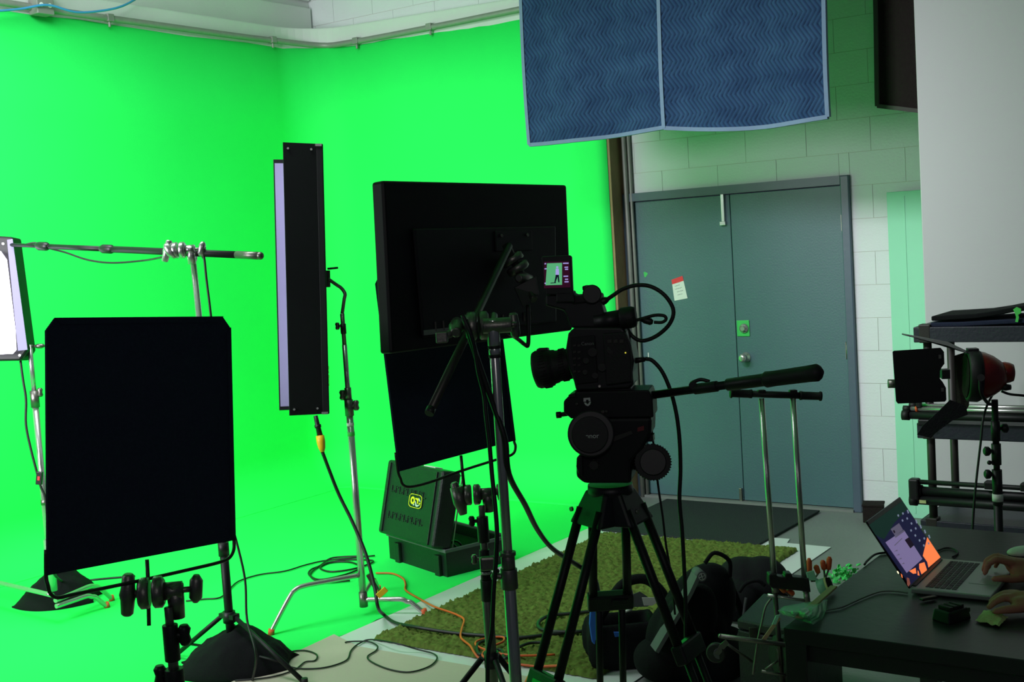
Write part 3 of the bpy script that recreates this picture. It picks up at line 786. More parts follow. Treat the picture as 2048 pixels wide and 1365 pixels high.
MB().lathe(at(330, 488, dtop-.05), RH*.6-ZV, [(0, .008), (.015, .02), (.05, .022), (.075, .008)], 10).build('wing_handle', 'chrome', s4)
MB().lathe(at(405, 487, dtop-.03), -ZV, [(0, .009), (.02, .013), (.05, .012), (.065, .006)], 10).build('wing_handle', 'steel', s4)
dl = dtop+.75
bm_ = thing('boom_pole', at(388, 505, dtop), 'long black telescoping boom arm running left from the grip head to the lit panel', 'boom arm')
A_, B_ = at(22, 490, dl), at(520, 512, dtop-.2)
def bl_(t): return A_.lerp(B_, t)
MB().cyl(bl_(0), bl_(.2), .0095).build('tube', 'blackmetal', bm_); MB().cyl(bl_(.18), bl_(.44), .0125).build('tube', 'blackmetal', bm_); MB().cyl(bl_(.42), bl_(.93), .0155).build('tube', 'blackmetal', bm_)
for a, b in ((.12, .175), (.40, .455)):
    MB().lathe(bl_(a), B_-A_, [(0, .013), (.02, .021), ((bl_(b)-bl_(a)).length-.02, .021), ((bl_(b)-bl_(a)).length, .013)], 16).build('locking_collar', 'black', bm_)
MB().cyl(bl_(.92), bl_(1.0), .0165).sph(bl_(1.0), .0165).build('end_grip', 'steel', bm_)
tag(MB().tube([at(42, 492, dl-.03), at(70, 486, dl-.03), at(95, 496, dl-.05), at(130, 505, dl-.1), at(175, 520, dl-.2), at(225, 526, dl-.3), at(290, 521, dl-.45), at(332, 513, dtop-.03)], .0045).build('boom_cable', 'cable'), 'thin black cable looping below the boom arm', 'cable')
tag(MB().tube([at(400, 497, dtop-.04), at(408, 515, dtop-.03), at(413, 560, dtop-.03), at(421, 625, dtop-.03), at(428, 700, dtop), at(440, 900, dtop), at(455, 1020, dtop+.03), at(472, 1080, dtop), at(490, 1160, 5.25), at(494, 1240, 5.2), at(512, 1310, 5.1), onZ(505, 1362, .01)], .005).build('stand_cable', 'cable'), 'thin black cable running down beside the boom stand to the floor', 'cable')

def panel():
    D0 = dl+.05
    c = [at(-70, 468, D0), at(24, 474, D0), at(54, 702, D0), at(40, 722, D0), at(-70, 724, D0)]
    root = thing('soft_light_panel', (c[2]+c[4])/2, 'brightly lit soft light panel at the left edge, tilted, with black housing', 'light')
    n = fw
    MB().prism(c, n*.12).build('housing', 'blackmetal', root, bevel=.01)
    fc = [at(-64, 492, D0-.035), at(2, 503, D0-.035), at(14, 520, D0-.035), at(31, 660, D0-.035), at(33, 700, D0-.035), at(26, 708, D0-.035), at(-64, 712, D0-.035)]
    MB().prism(fc, -n*.006).build('diffuser', 'softface', root)
    MB().prism([at(14, 480, D0-.06), at(25, 478, D0-.06), at(47, 640, D0-.06), at(55, 700, D0-.06), at(36, 702, D0-.06)], n*.004).build('barn_door', 'lilac', root)
    for p in ((7, 488), (40, 711)): q = at(*p, D0-.06); MB().cyl(q, q-fw*.006, .006).build('screw', 'chrome', root)
panel()
px_ = onZ(104, 1180); x, y = px_.x, px_.y
x, y = at(66, 760, dl+.12).x, at(66, 760, dl+.12).y
s5 = thing('light_stand', (x, y, 0), 'chrome stand behind the left flag holding up the lit soft panel at the left edge', 'stand')
for y0, y1, r_, mt, nm in ((1182, 1080, .024, 'chrome', 'column_base'), (1180, 812, .0165, 'chrome', 'column'), (815, 782, .022, 'steel', 'collar'), (785, 690, .0125, 'chrome', 'riser'), (1010, 1000, .0185, 'steel', 'ring')):
    MB().cyl((x, y, max(.02, vz(x, y, y0))), (x, y, vz(x, y, y1)), r_).build(nm, mt, s5)
knob(s5, V3(x, y, vz(x, y, 786)), RH, .018, .03, 'steel')
MB().cyl(V3(x, y, vz(x, y, 694)), V3(x, y, vz(x, y, 692))+RH*.07, .006).lathe(V3(x, y, vz(x, y, 694))+RH*.03, RH, [(0, .008), (.01, .012), (.03, .012), (.045, .006)]).build('cross_bolt', 'steel', s5)
f0 = V3(x, y, 0)
bent_leg(s5, (x, y), .10, 0, .4, onZ(215, 1217)); bent_leg(s5, (x, y), .16, 0, .4, onZ(-90, 1200)); bent_leg(s5, (x, y), .13, 0, .4, V3(x-.1, y+.42, 0))
tag(MB().tube([at(41, 722, dl+.1), at(46, 760, dl+.1), at(52, 800, dl+.1), at(52, 850, dl+.1), at(62, 900, dl+.1), at(75, 950, dl+.1), at(82, 975, dl+.1), at(92, 1005, dl+.1), at(100, 1100, dl+.1), at(110, 1150, dl+.1), onZ(140, 1168, .01), onZ(190, 1160, .01), onZ(270, 1153, .01)], .006).build('panel_cable', 'cable'), 'black cable hanging down the stand of the lit soft panel', 'cable')
q = at(79, 957, dl+.07)
sw = thing('inline_switch', q, 'small black inline switch with red rocker on the cable by the left flag edge', 'switch')
MB().box(q, (.03, .02, .065), Frame(q, 0, -10)).build('body', 'black', sw, bevel=.003); MB().box(q-fw*.011, (.012, .004, .02), Frame(q, 0, -10)).build('rocker', 'redpaper', sw)

# ------------------------------------------------------------------ sandbags
def sandbag(c, a, h, peak, label):
    """soft saddle bag draped over a stand leg: c floor centre px, a half width, h height"""
    P0 = onZ(*c); root = thing('sandbag', (P0.x, P0.y, 0), label, 'sandbag')
    n = 26; V = []
    for j in range(n+1):
        for i in range(n+1):
            u, v_ = i/n*2-1, j/n*2-1
            uu = abs(u-peak)/(1+abs(peak))
            prof = max(0, 1-uu**.9)**.8*(1-abs(v_)**2.2)
            pinch = 1-.55*abs(u)**2
            x = a*u*(1+.12*(abs(v_)**3)); y = .20*v_*pinch
            nz_ = noise.noise(Vector((u*2.4, v_*2.1, c[0])))
            z = .012+h*prof*(1+.25*nz_)+.05*(1-abs(u)**4)*(1-abs(v_)**4)+.012*noise.noise(Vector((u*7, v_*6, 3)))*(1-abs(v_)**4)
            V.append(Vector((P0.x, P0.y, 0))+RH*x+FH*y+ZV*max(.008, z))
    Fc = [(j*(n+1)+i, j*(n+1)+i+1, (j+1)*(n+1)+i+1, (j+1)*(n+1)+i) for j in range(n) for i in range(n)]
    rim = [i for i in range(n+1)]+[(j)*(n+1)+n for j in range(1, n+1)]+[n*(n+1)+i for i in range(n-1, -1, -1)]+[j*(n+1) for j in range(n-1, 0, -1)]
    mm = MB().add(V, Fc, True)
    m_ = len(V); k = len(rim); W = [Vector((V[r].x, V[r].y, .004)) for r in rim]
    mm.add([V[r] for r in rim]+W, [(i, (i+1) % k, k+(i+1) % k, k+i) for i in range(k)]+[tuple(range(k, 2*k))], False)
    mm.build('bag_body', 'pack', root)
    T = Vector((P0.x, P0.y, 0))
    MB().tube([T+RH*a*(peak-.22)+ZV*h*.8, T+RH*a*peak+ZV*(h*1.2), T+RH*a*(peak+.22)+ZV*h*.8], .009).build('strap', 'pack', root)
sandbag((118, 1203), .20, .14, .1, 'black sandbag slumped on the legs of the soft panel stand at left')
sandbag((472, 1336), .24, .13, .1, 'black sandbag draped over the boom stand base near bottom left')
# ================================================================== VIDEO CAMERA, HEAD, TRIPOD
DC = 3.12
K = Frame(at(1200, 715, DC), -12)
def P(px, py, y=0.0): return K.p(px, py, y)
def pr(mm, pts, y0, y1): return mm.prism([P(a, b, y0) for a, b in pts], K.ey*(y1-y0))
cmr = thing('video_camera', P(1200, 780), 'black video camera with fat lens, viewfinder and lit side screen on the tripod', 'video camera')
body = [(1142, 661), (1136, 668), (1131, 700), (1136, 735), (1147, 763), (1152, 783), (1257, 778), (1267, 770), (1265, 745), (1268, 723), (1262, 692), (1252, 665), (1243, 655), (1150, 655)]
pr(MB(), body, -.05, .07).build('body', 'black', cmr, bevel=.006, seg=3)
pr(MB(), [(1205, 668), (1250, 664), (1262, 700), (1264, 765), (1212, 772)], -.062, -.05).build('battery', 'rubber', cmr, bevel=.004)
pr(MB(), [(1140, 676), (1190, 671), (1196, 765), (1152, 770)], -.055, -.05).build('side_panel', 'blackmetal', cmr, bevel=.003)
# lens
la, lb = P(1160, 724, .01), P(1071, 741, .01); ld = (lb-la); LL = ld.length; s_ = K.mpp()
MB().lathe(la, ld, [(0, 27*s_), (LL*.18, 28*s_), (LL*.22, 31*s_), (LL*.5, 32*s_), (LL*.53, 34*s_), (LL*.62, 35*s_), (LL*.64, 38*s_), (LL*.93, 39*s_), (LL*1.0, 36*s_), (LL*1.02, 30*s_)], 36).build('lens', 'rubber', cmr)
for t0, t1, r_ in ((.3, .42, 33), (.7, .84, 40)):
    mm = MB(); a = la+ld*t0; b = la+ld*t1; d = ld.normalized(); u = d.orthogonal().normalized(); v = d.cross(u)
    for k in range(36):
        an = 2*math.pi*k/36; q = (u*math.cos(an)+v*math.sin(an))*r_*s_
        mm.cyl(a+q, b+q, .0012, n=5)
    mm.build('focus_ring', 'rubber', cmr)
MB().box(P(1086, 702, .01), (.03, .03, .014), K).build('lens_tab', 'black', cmr, bevel=.004)
MB().cyl(la+ld*1.0, la+ld*1.025, 29*s_).build('front_glass', 'screenblack', cmr)
# top handle, screen unit, viewfinder
pr(MB(), [(1142, 657), (1135, 640), (1128, 622), (1090, 612), (1090, 590), (1142, 585), (1150, 592), (1192, 588), (1200, 600), (1208, 625), (1212, 657)], -.03, .03).build('top_block', 'black', cmr, bevel=.006)
pr(MB(), [(1143, 592), (1200, 588), (1202, 603), (1143, 610)], -.035, .035).build('handle', 'rubber', cmr, bevel=.005)
MB().cyl(P(1184, 589, -.04), P(1184, 589, .04), 19*s_, n=24).box(P(1172, 576, 0), (.012, .05, .012), K).build('handle_knob', 'black', cmr, bevel=.003)
ax = P(1190, 646, -.02); bx2 = P(1245, 637, -.02); cx2 = P(1272, 633, -.02)
MB().cyl(ax, bx2, 17*s_, 18*s_, n=22).build('viewfinder', 'black', cmr)
MB().lathe(P(1240, 638, -.02), cx2-bx2, [(0, 19*s_), (4*s_, 21.5*s_), (24*s_, 21.5*s_), (31*s_, 19*s_), (33*s_, 14*s_)], 24).build('eyecup', 'rubber', cmr)
pr(MB(), [(1082, 516), (1086, 513), (1140, 511), (1143, 515), (1146, 588), (1142, 591), (1092, 590)], -.045, -.03).build('screen_housing', 'black', cmr, bevel=.003)
pr(MB(), [(1112, 585), (1146, 583), (1150, 605), (1112, 605)], -.045, .0).build('screen_hinge', 'black', cmr, bevel=.003)
ls = pr(MB(), [(1088, 524), (1138, 523), (1141, 575), (1088, 577)], -.0465, -.045).build('screen', emat('screen_dark', (70, 20, 48), .35), cmr, 'lit screen showing a standing figure on green')
pr(MB(), [(1094, 527), (1124, 526), (1124, 570), (1091, 571)], -.0475, -.0465).build('picture', emat('screen_green', (96, 190, 130), .7), ls)
sk = emat('screen_lilac', (170, 160, 230), .8); dk = emat('screen_navy', (24, 30, 60), .3)
q = MB(); q.cyl(P(1114.5, 535, -.0485), P(1114.5, 535, -.0475), 2.3*s_, n=10); pr(q, [(1111.5, 538), (1117.5, 538), (1118, 550), (1111, 550)], -.0482, -.0475); q.build('figure', sk, ls)
q = MB(); pr(q, [(1111.5, 550), (1117.5, 550), (1119, 565), (1116.5, 565), (1115, 554), (1111, 565), (1108.5, 566)], -.0482, -.0475); pr(q, [(1101, 566), (1112, 565), (1112, 566.5), (1101, 567.5)], -.048, -.0475); q.build('figure_legs', dk, ls)
q = MB()
for a, b, w_ in ((1126, 526, 11), (1129, 534, 7), (1130, 538, 6), (1127, 552, 9), (1130, 558, 6), (1129, 563, 8), (1089, 527, 3), (1089, 537, 4), (1089, 566, 3)):
    pr(q, [(a, b), (a+w_, b-.3), (a+w_, b+2), (a, b+2.2)], -.0482, -.0465)
q.build('screen_readout', sk, ls)['kind'] = 'stuff'
# detail on the side
for px, py, r_ in ((1185, 705, 9), (1172, 722, 6), (1204, 735, 8), (1222, 700, 8), (1170, 745, 5), (1190, 752, 6)):
    MB().cyl(P(px, py, -.062), P(px, py, -.054), r_*s_, n=18).build('dial', 'rubber', cmr)
q = MB()
for i in range(5):
    for j in range(2): pr(q, [(1146+9*j, 690+13*i), (1152+9*j, 689+13*i), (1152+9*j, 693+13*i), (1146+9*j, 694+13*i)], -.058, -.054)
for j in range(3): pr(q, [(1215+12*j, 680), (1223+12*j, 679), (1223+12*j, 686), (1215+12*j, 687)], -.066, -.061)
q.build('button', 'darksteel', cmr)
text(None, 'print', 'Canon', P(1175, 688, -.0562), K.ex, K.ez, .012, 'greyink', cmr)
MB().cyl(P(1251, 706, -.064), P(1251, 706, -.062), 1.6*s_).build('indicator', emat('amber_light', (210, 200, 70), .8), cmr)
MB().cyl(P(1199, 773, -.053), P(1199, 773, -.05), 2.6*s_).build('screw', 'steel', cmr)
MB().cyl(P(1268, 722, 0), P(1290, 719, 0), .008, .006).build('rear_plug', 'black', cmr)
pr(MB(), [(1255, 690), (1264, 700), (1268, 722), (1266, 748), (1256, 760)], -.03, .03).build('rear_battery', 'rubber', cmr, bevel=.006)

# cables of the camera
def cab(name, pts, r, label, y=0): tag(MB().tube([P(a, b, c if c is not None else y) for a, b, c in pts], r).build(name, 'cable'), label, 'cable')
hc = thing('video_cable', P(1340, 610), 'thick black cable making a big loop behind the camera in front of the door', 'cable')
MB().tube([P(*q) for q in ((1212, 601, 0), (1228, 590, 0), (1245, 579, .0), (1272, 571, .0), (1300, 573, .0), (1325, 587, .0), (1342, 608, .0), (1347, 628, .0), (1338, 650, .0), (1318, 669, .0), (1296, 680, .0), (1278, 681, .0), (1262, 670, .0), (1252, 652, .02))], .0052).build('cord', 'cable', hc)
MB().lathe(P(1188, 610, 0), P(1218, 598, 0)-P(1188, 610, 0), [(0, .007), (.008, .010), (.03, .010), (.04, .0055)], 12).build('plug', 'black', hc)
h2 = thing('looped_lead', P(1310, 636), 'short black lead with plug looped behind the viewfinder', 'cable')
MB().tube([P(*q) for q in ((1273, 641, -.02), (1290, 636, -.02), (1310, 631, -.02), (1328, 632, -.02), (1332, 639, -.02), (1324, 645, -.02), (1308, 645, -.02))], .0042).build('cord', 'cable', h2)
MB().lathe(P(1306, 645, -.02), P(1280, 639, -.02)-P(1306, 645, -.02), [(0, .005), (.006, .009), (.022, .008), (.032, .004)], 12).build('plug', 'black', h2)
cab('power_lead', [(1290, 718, 0), (1305, 722, 0), (1325, 745, 0), (1342, 785, 0), (1353, 830, 0), (1359, 880, 0), (1361, 940, 0), (1359, 1000, 0), (1364, 1060, 0), (1368, 1130, .0), (1371, 1200, 0), (1372, 1300, 0)], .0052, 'black lead running down from the back of the camera past the tripod')
cab('thin_lead', [(1300, 840, 0), (1306, 880, 0), (1316, 970, .03), (1325, 1030, .03), (1332, 1090, .03), (1342, 1150, .03), (1350, 1230, .02)], .003, 'thin black lead hanging below the round counterweight knob of the tripod head')

# fluid head
hd = thing('fluid_head', P(1222, 970), 'bulky black fluid head between the video camera and the tripod, with pan handle', 'tripod head')
pr(MB(), [(1140, 790), (1154, 784), (1298, 781), (1305, 801), (1307, 836), (1142, 838), (1127, 826), (1127, 803)], -.055, .06).build('plate_block', 'blackmetal', hd, bevel=.004)
pr(MB(), [(1150, 781), (1262, 776), (1262, 786), (1150, 790)], -.04, .05).build('quick_release', 'black', hd, bevel=.002)
pr(MB(), [(1136, 791), (1150, 786), (1152, 795), (1138, 797)], -.06, .03).build('catch', 'black', hd, bevel=.002)
MB().cyl(P(1114, 831, -.02), P(1142, 827, -.02), .006).cyl(P(1113, 831, -.02), P(1122, 830, -.02), .0085).build('release_lever', 'black', hd)
q = MB(); q.cyl(P(1182, 868, -.085), P(1182, 868, .085), 46*s_, n=40); q.build('tilt_drum', 'black', hd, bevel=.004)
MB().cyl(P(1180, 870, -.092), P(1180, 870, -.085), 36*s_, n=36).build('drum_cover', 'rubber', hd, bevel=.002)
text(None, 'print', 'oconnor', P(1174, 873, -.0935), K.ex, K.ez, .0175, 'whiteink', hd)
pr(MB(), [(1160, 838), (1303, 836), (1302, 868), (1286, 898), (1262, 925), (1262, 968), (1168, 968), (1152, 955), (1152, 930), (1162, 912)], -.06, .06).build('head_body', 'blackmetal', hd, bevel=.008)
pr(MB(), [(1153, 915), (1165, 912), (1166, 955), (1157, 950), (1152, 935)], -.07, .02).build('drag_dial', 'black', hd, bevel=.004)
q = MB(); a = P(1188, 931, -.064); q.cyl(a, a-K.ey*.004, 9*s_, n=20)
for k in range(8):
    an = k*math.pi/4; c = a+(K.ex*math.cos(an)+K.ez*math.sin(an))*11*s_; q.cyl(c, c-K.ey*.003, .0015, n=6)
q.build('drag_scale', 'darksteel', hd)
pr(MB(), [(1225, 875), (1262, 862), (1266, 868), (1228, 884)], -.066, -.06).build('label_strip', 'darksteel', hd)
pr(MB(), [(1275, 856), (1288, 852), (1288, 861), (1275, 864)], -.062, -.059).build('red_mark', mat('dull_red', (110, 30, 34), .5), hd)
q = MB(); pr(q, [(1167, 797), (1180, 796), (1181, 803), (1177, 803), (1177, 800), (1172, 800), (1172, 804), (1167, 804)], -.058, -.055); pr(q, [(1168, 806), (1172, 806), (1174, 809), (1177, 808), (1178, 805), (1182, 804), (1180, 810), (1176, 813), (1171, 811)], -.058, -.055)
q.build('emblem', 'whiteink', hd, 'pale U-shaped mark')
q = MB()
for c, r_ in (((1154, 809), 3), ((1198, 826), 3), ((1206, 825), 4), ((1213, 824), 3), ((1208, 836), 3)):
    q.lathe(P(*c, -.056), -K.ey, [(0, r_*s_), (.002, r_*s_), (.0021, r_*.55*s_)], 14)
q.build('button', 'darksteel', hd)
# bubble knob / round knurled wheel
q = MB().cyl(P(1306, 925, -.055), P(1304, 925, .0), 35*s_, n=40).cyl(P(1304, 925, 0), P(1270, 925, .02), 16*s_)
for k in range(40):
    an = 2*math.pi*k/40; c = (K.ex*math.cos(an)+K.ez*math.sin(an))*35.5*s_
    q.cyl(P(1306, 925, -.05)+c, P(1304, 925, -.005)+c, .0022, n=5)
q.build('counterbalance_wheel', 'rubber', hd)
MB().cyl(P(1306, 925, -.06), P(1306, 925, -.055), 26*s_, n=30).build('wheel_cap', 'black', hd, bevel=.002)
pr(MB(), [(1292, 873), (1306, 871), (1307, 884), (1292, 884)], -.03, .01).build('wheel_lug', 'black', hd)
pr(MB(), [(1280, 869), (1291, 867), (1291, 886), (1282, 886)], -.035, -.03).build('paper_tag', 'greyfab', hd)
# pan handle
h0, h1, h2_ = P(1302, 791, .0), P(1475, 767, -.12), P(1640, 745, -.24)
def hl(t): return h0.lerp(h2_, t)
MB().cyl(hl(0), hl(.6), .0105).build('pan_handle', 'blackmetal', hd)
MB().cyl(hl(.28), hl(.42), .0135).build('handle_clamp', 'black', hd, bevel=.002); MB().cyl(hl(.48), hl(.72), .0155).build('handle_extension', 'black', hd, bevel=.002)
MB().lathe(hl(.695), h2_-h0, [(0, .016), (.006, .0195), (.03, .0185), (.12, .0195), ((h2_-hl(.71)).length, .0205), ((h2_-hl(.70)).length+.002, .016), ((h2_-hl(.695)).length+.007, .006)], 22).build('foam_grip', 'rubber', hd)
q = hl(.27)+K.ez*.012
MB().cyl(q-K.ey*.015, q+K.ey*.015, .009).tube([q+K.ez*.006, q+K.ez*.012+K.ex*.02, q+K.ez*.006+K.ex*.042], .0045).build('handle_lever', 'black', hd)

# tripod
ctr = at(1222, 1000, DC+.05); tx, ty = ctr.x, ctr.y; tz = vz(tx, ty, 1012)
tp_ = thing('tripod', (tx, ty, 0), 'black twin-tube camera tripod under the video camera and fluid head', 'tripod')
MB().lathe((tx, ty, vz(tx, ty, 968)), -ZV, [(0, .058), (.02, .060), (.035, .05), (.06, .035), (.07, .02)], 28).build('bowl', 'black', tp_)
fwh = V3(fw.x, fw.y, 0).normalized()
for k, (rad, nm) in enumerate(((-RH*.83-fwh*.5, 'l'), (RH*.83-fwh*.5, 'r'), (fwh*1.0-RH*.02, 'b'))):
    rad = rad.normalized(); tan = rad.cross(ZV)
    hub = V3(tx, ty, tz)+rad*.055
    MB().hexa([hub+rad*a+tan*b+ZV*c for c, e, o_ in ((-.04, 1.12, .036), (.045, .72, -.006)) for a, b in ((-.045, -.06*e), (o_, -.062*e), (o_, .062*e), (-.045, .06*e))]).build('shoulder', 'black', tp_, bevel=.008)
    q = hub+rad*.037; MB().cyl(q+tan*.045, q+tan*.045+rad*.006, .006).build('shoulder_bolt', 'steel', tp_)
    SP = .048; slope = (rad*(.40 if nm == 'r' else .44)-ZV*1.09).normalized()
    zl = {'l': .69, 'r': .75, 'b': .80}[nm]
    tl_ = (hub.z-zl)/-slope.z
    st = hub+rad*.01
    for s2_ in (-1, 1):
        a = st+tan*SP*s2_*.9; b = st+slope*tl_+tan*SP*s2_
        MB().cyl(a, b, .0125, n=12).build('leg_tube', 'blackmetal', tp_)
    c = st+slope*tl_; fr = Frame(c); fr.ex = tan; fr.ez = -slope; fr.ey = fr.ez.cross(fr.ex)
    MB().box(c, (.128, .034, .05), fr).build('leg_clamp', 'black', tp_, bevel=.006)
    q = c+tan*.05-fr.ey*.0; MB().box(c+tan*.03*(-1 if nm == 'r' else 1)-K.ey*.022, (.045, .008, .016), fr).build('clamp_lever', 'green' if nm != 'b' else 'black', tp_, bevel=.002)  # green light on the side levers is put into their colour
    zl2 = .40; t2 = (zl-zl2)/-slope.z; e = c+slope*t2
    for s2_ in (-1, 1): MB().cyl(c+tan*.032*s2_, e+tan*.034*s2_, .010).build('leg_tube', 'blackmetal', tp_)
    MB().box(e, (.10, .032, .045), fr).build('leg_clamp', 'black', tp_, bevel=.006)
    f = e+slope*((zl2-.03)/-slope.z); MB().cyl(e, f, .013).build('lower_tube', 'blackmetal', tp_); MB().lathe(f+ZV*.02, -ZV, [(0, .018), (.02, .026), (.048, .028)], 16).build('foot', 'rubber', tp_)
    MB().cyl(V3(tx, ty, .35), e+ZV*.02, .008).build('spreader_arm', 'black', tp_)
MB().cyl((tx, ty, .33), (tx, ty, .37), .035).build('spreader_hub', 'black', tp_)
# ================================================================== FLOOR THINGS
def hard_case():
    Mx = onZ(895, 1157); O = Vector((Mx.x, Mx.y, 0))
    ang = math.radians(-19)
    K = Frame(O); K.ex = V3(math.cos(ang), math.sin(ang), 0); K.ey = ZV.cross(K.ex)
    W, Dp, Hb, t = .62, .42, .15, .012
    root = thing('hard_case', K(-W/2, Dp/2, 0), 'open black plastic equipment case with yellow logo sticker on green floor', 'case')
    b = MB()
    b.box(K(-W/2, Dp/2, .02), (W-.02, Dp-.02, .025), K)
    for c, d in ((K(-W/2, t/2, Hb/2), (W, t, Hb)), (K(-W/2, Dp-t/2, Hb/2), (W, t, Hb)), (K(-t/2, Dp/2, Hb/2), (t, Dp, Hb)), (K(-W+t/2, Dp/2, Hb/2), (t, Dp, Hb))): b.box(c, d, K)
    base = b.build('base', 'case', root, bevel=.004)
    r_ = MB()
    for c, d in ((K(-W/2, -.004, Hb), (W+.02, .012, .02)), (K(-W/2, Dp+.004, Hb), (W+.02, .012, .02)), (K(.004, Dp/2, Hb), (.012, Dp, .02)), (K(-W-.004, Dp/2, Hb), (.012, Dp, .02))): r_.box(c, d, K)
    r_.build('rim', 'greyfab', base, bevel=.003)
    for x in (-.07, -.5): MB().box(K(x, -.012, .06), (.05, .02, .12), K).build('foot_rib', 'case', root, bevel=.004)
    MB().box(K(-.3, Dp/2, .07), (W-.06, Dp-.06, .07), K).build('foam_lining', 'pack', root, bevel=.01)
    MB().tube([K(-.12, .16, .11), K(-.12, .12, .16), K(-.05, .12, .17), K(-.05, .16, .11)], .006).build('handle', 'darksteel', root)
    # lid, hinged on the near edge and leaning back a little
    L = Frame(K(0, -.01, Hb+.01)); a = math.radians(14)
    L.ex = K.ex; L.ez = (ZV*math.cos(a)+K.ey*math.sin(a)).normalized(); L.ey = L.ez.cross(L.ex)
    HL = .43
    l = MB()
    l.hexa([L(x, y, z) for z, i in ((.0, .012), (HL, .012)) for x, y in ((-W+i, -.07), (-i, -.07), (0, .05), (-W, .05))])
    lid = l.build('lid', 'case', root, bevel=.018, seg=3)
    MB().box(L(-.06, -.073, HL/2), (.012, .012, HL*.94), L).box(L(-W+.06, -.073, HL/2), (.012, .012, HL*.94), L).build('lid_rib', 'case', lid, bevel=.003)
    MB().tube([L(.003, .052, .01), L(.003, .052, HL-.02), L(-W/2, .052, HL), L(-W-.003, .052, HL-.02), L(-W-.003, .052, .01)], .004, 6, False).build('lid_rim', 'steel', lid)
    for z0 in (.27, .12):
        e = MB()
        for k in range(9):
            x = -W+.11+.042*k
            e.box(L(x, -.072, z0), (.006, .006, .04), L); e.box(L(x+.018, -.072, z0+(.012 if k % 2 else -.012)), (.022, .006, .007), L)
        e.build('embossing', 'case', lid, bevel=.0015)
    MB().box(L(-.22, -.0, HL+.003), (.12, .05, .004), L).build('pale_label', 'paper', lid)
    # round cornered sticker: yellow outline, ring O, hook and white angle marks
    c = Vector(L.p(831, 1003, -.0725)); s = .038
    def q(u, v, y=0.0): return c+L.ex*u*s*1.7+L.ez*v*s-L.ey*y
    def rr(wd, ht, rad, n=6):
        out = []
        for cx, cy, a0 in ((wd-rad, ht-rad, 0), (-wd+rad, ht-rad, 90), (-wd+rad, -ht+rad, 180), (wd-rad, -ht+rad, 270)):
            for k in range(n+1):
                t = math.radians(a0+90*k/n); out.append((cx+rad*math.cos(t), cy+rad*math.sin(t)))
        return out
    st = MB().prism([q(u, v) for u, v in rr(1.12, 1.08, .55)], -L.ey*.0012).build('sticker', 'black', lid)
    ring = rr(1.05, 1.0, .5); inn = rr(.97, .92, .46)
    o = MB(); n = len(ring); o.add([q(u, v, .002) for u, v in ring]+[q(u, v, .002) for u, v in inn], [(i, (i+1) % n, n+(i+1) % n, n+i) for i in range(n)]); o.build('sticker_outline', 'yellowink', st)
    o = MB(); n = 20
    A = [(-.42+.36*math.cos(2*math.pi*k/n), .03+.58*math.sin(2*math.pi*k/n)) for k in range(n)]; B_ = [(-.42+.15*math.cos(2*math.pi*k/n), .03+.28*math.sin(2*math.pi*k/n)) for k in range(n)]
    o.add([q(u, v, .002) for u, v in A]+[q(u, v, .002) for u, v in B_], [(i, (i+1) % n, n+(i+1) % n, n+i) for i in range(n)])
    o.prism([q(u, v, .0012) for u, v in ((-.02, .48), (.5, .5), (.5, -.35), (.32, -.2), (.32, .1), (.1, .28), (-.02, .25))], -L.ey*.0008)
    o.prism([q(u, v, .0012) for u, v in ((.62, -.2), (.85, .0), (.85, -.25), (.66, -.42))], -L.ey*.0008)
    o.build('sticker_print', 'yellowink', st)
    o = MB()
    for pts in (((-.05, .05), (.08, -.02), (.3, -.5), (.85, -.38), (.4, -.78), (.12, -.72)), ((.52, .62), (.66, .42), (.86, .12), (.72, .05), (.52, .3)), ((-.28, -.45), (-.1, -.45), (-.1, -.68), (-.28, -.68))):
        o.prism([q(u, v, .0012) for u, v in pts], -L.ey*.0010)
    o.build('sticker_print', 'whiteink', st)
hard_case()

def lump(name, balls, mt, parent, vox=.012, extra=None, sub=0):
    mm = MB()
    for b in balls:
        c, r = b[0], b[1]; mm.sph(c, r, 10, b[2] if len(b) > 2 else (1, 1, 1), b[3] if len(b) > 3 else None)
    if extra: extra(mm)
    return mm.build(name, mt, parent, remesh=vox)

# backpack standing at the rug edge
B0 = Frame(at(1395, 1230, 4.95), 8, -28)
bp = thing('backpack', B0(0, 0, -.28), 'black backpack with grey stripe and round emblem slumped on the rug beside the cart', 'backpack')
bp.location.z = 0; bpy.context.view_layer.update()
mm = MB()
mm.sph(B0(.03, .08, -.03), .17, 14, (.9, .62, 1.45), B0); mm.sph(B0(.0, .02, -.1), .17, 14, (.98, .62, 1.1), B0)
mm.sph(B0(-.04, -.05, -.06), .13, 12, (.85, .55, 1.5), B0); mm.sph(B0(.10, .04, -.12), .12, 12, (.8, .7, 1.1), B0)
mm.build('bag_body', 'pack', bp, remesh=.011)
MB().tube([B0(-.05, .03, .20), B0(-.03, .03, .255), B0(.04, .03, .25), B0(.08, .05, .19)], .009).build('grab_handle', 'pack', bp)
stp = [B0.p(x, y, -.142) for x, y in ((1401, 1148), (1384, 1185), (1362, 1225), (1338, 1265), (1314, 1306))]
v = MB()
for a, b in zip(stp[:-1], stp[1:]):
    d = (b-a).normalized(); sd = d.cross(B0.ey).normalized()
    v.prism([a-sd*.008, b-sd*.008, b+sd*.008, a+sd*.008], B0.ey*.08)
v.build('stripe', 'greyfab', bp)
e = B0.p(1404, 1154, -.144)
MB().cyl(e, e+B0.ey*.08, .020, n=24).build('emblem_pad', 'greyfab', bp)
em = MB(); n = 24
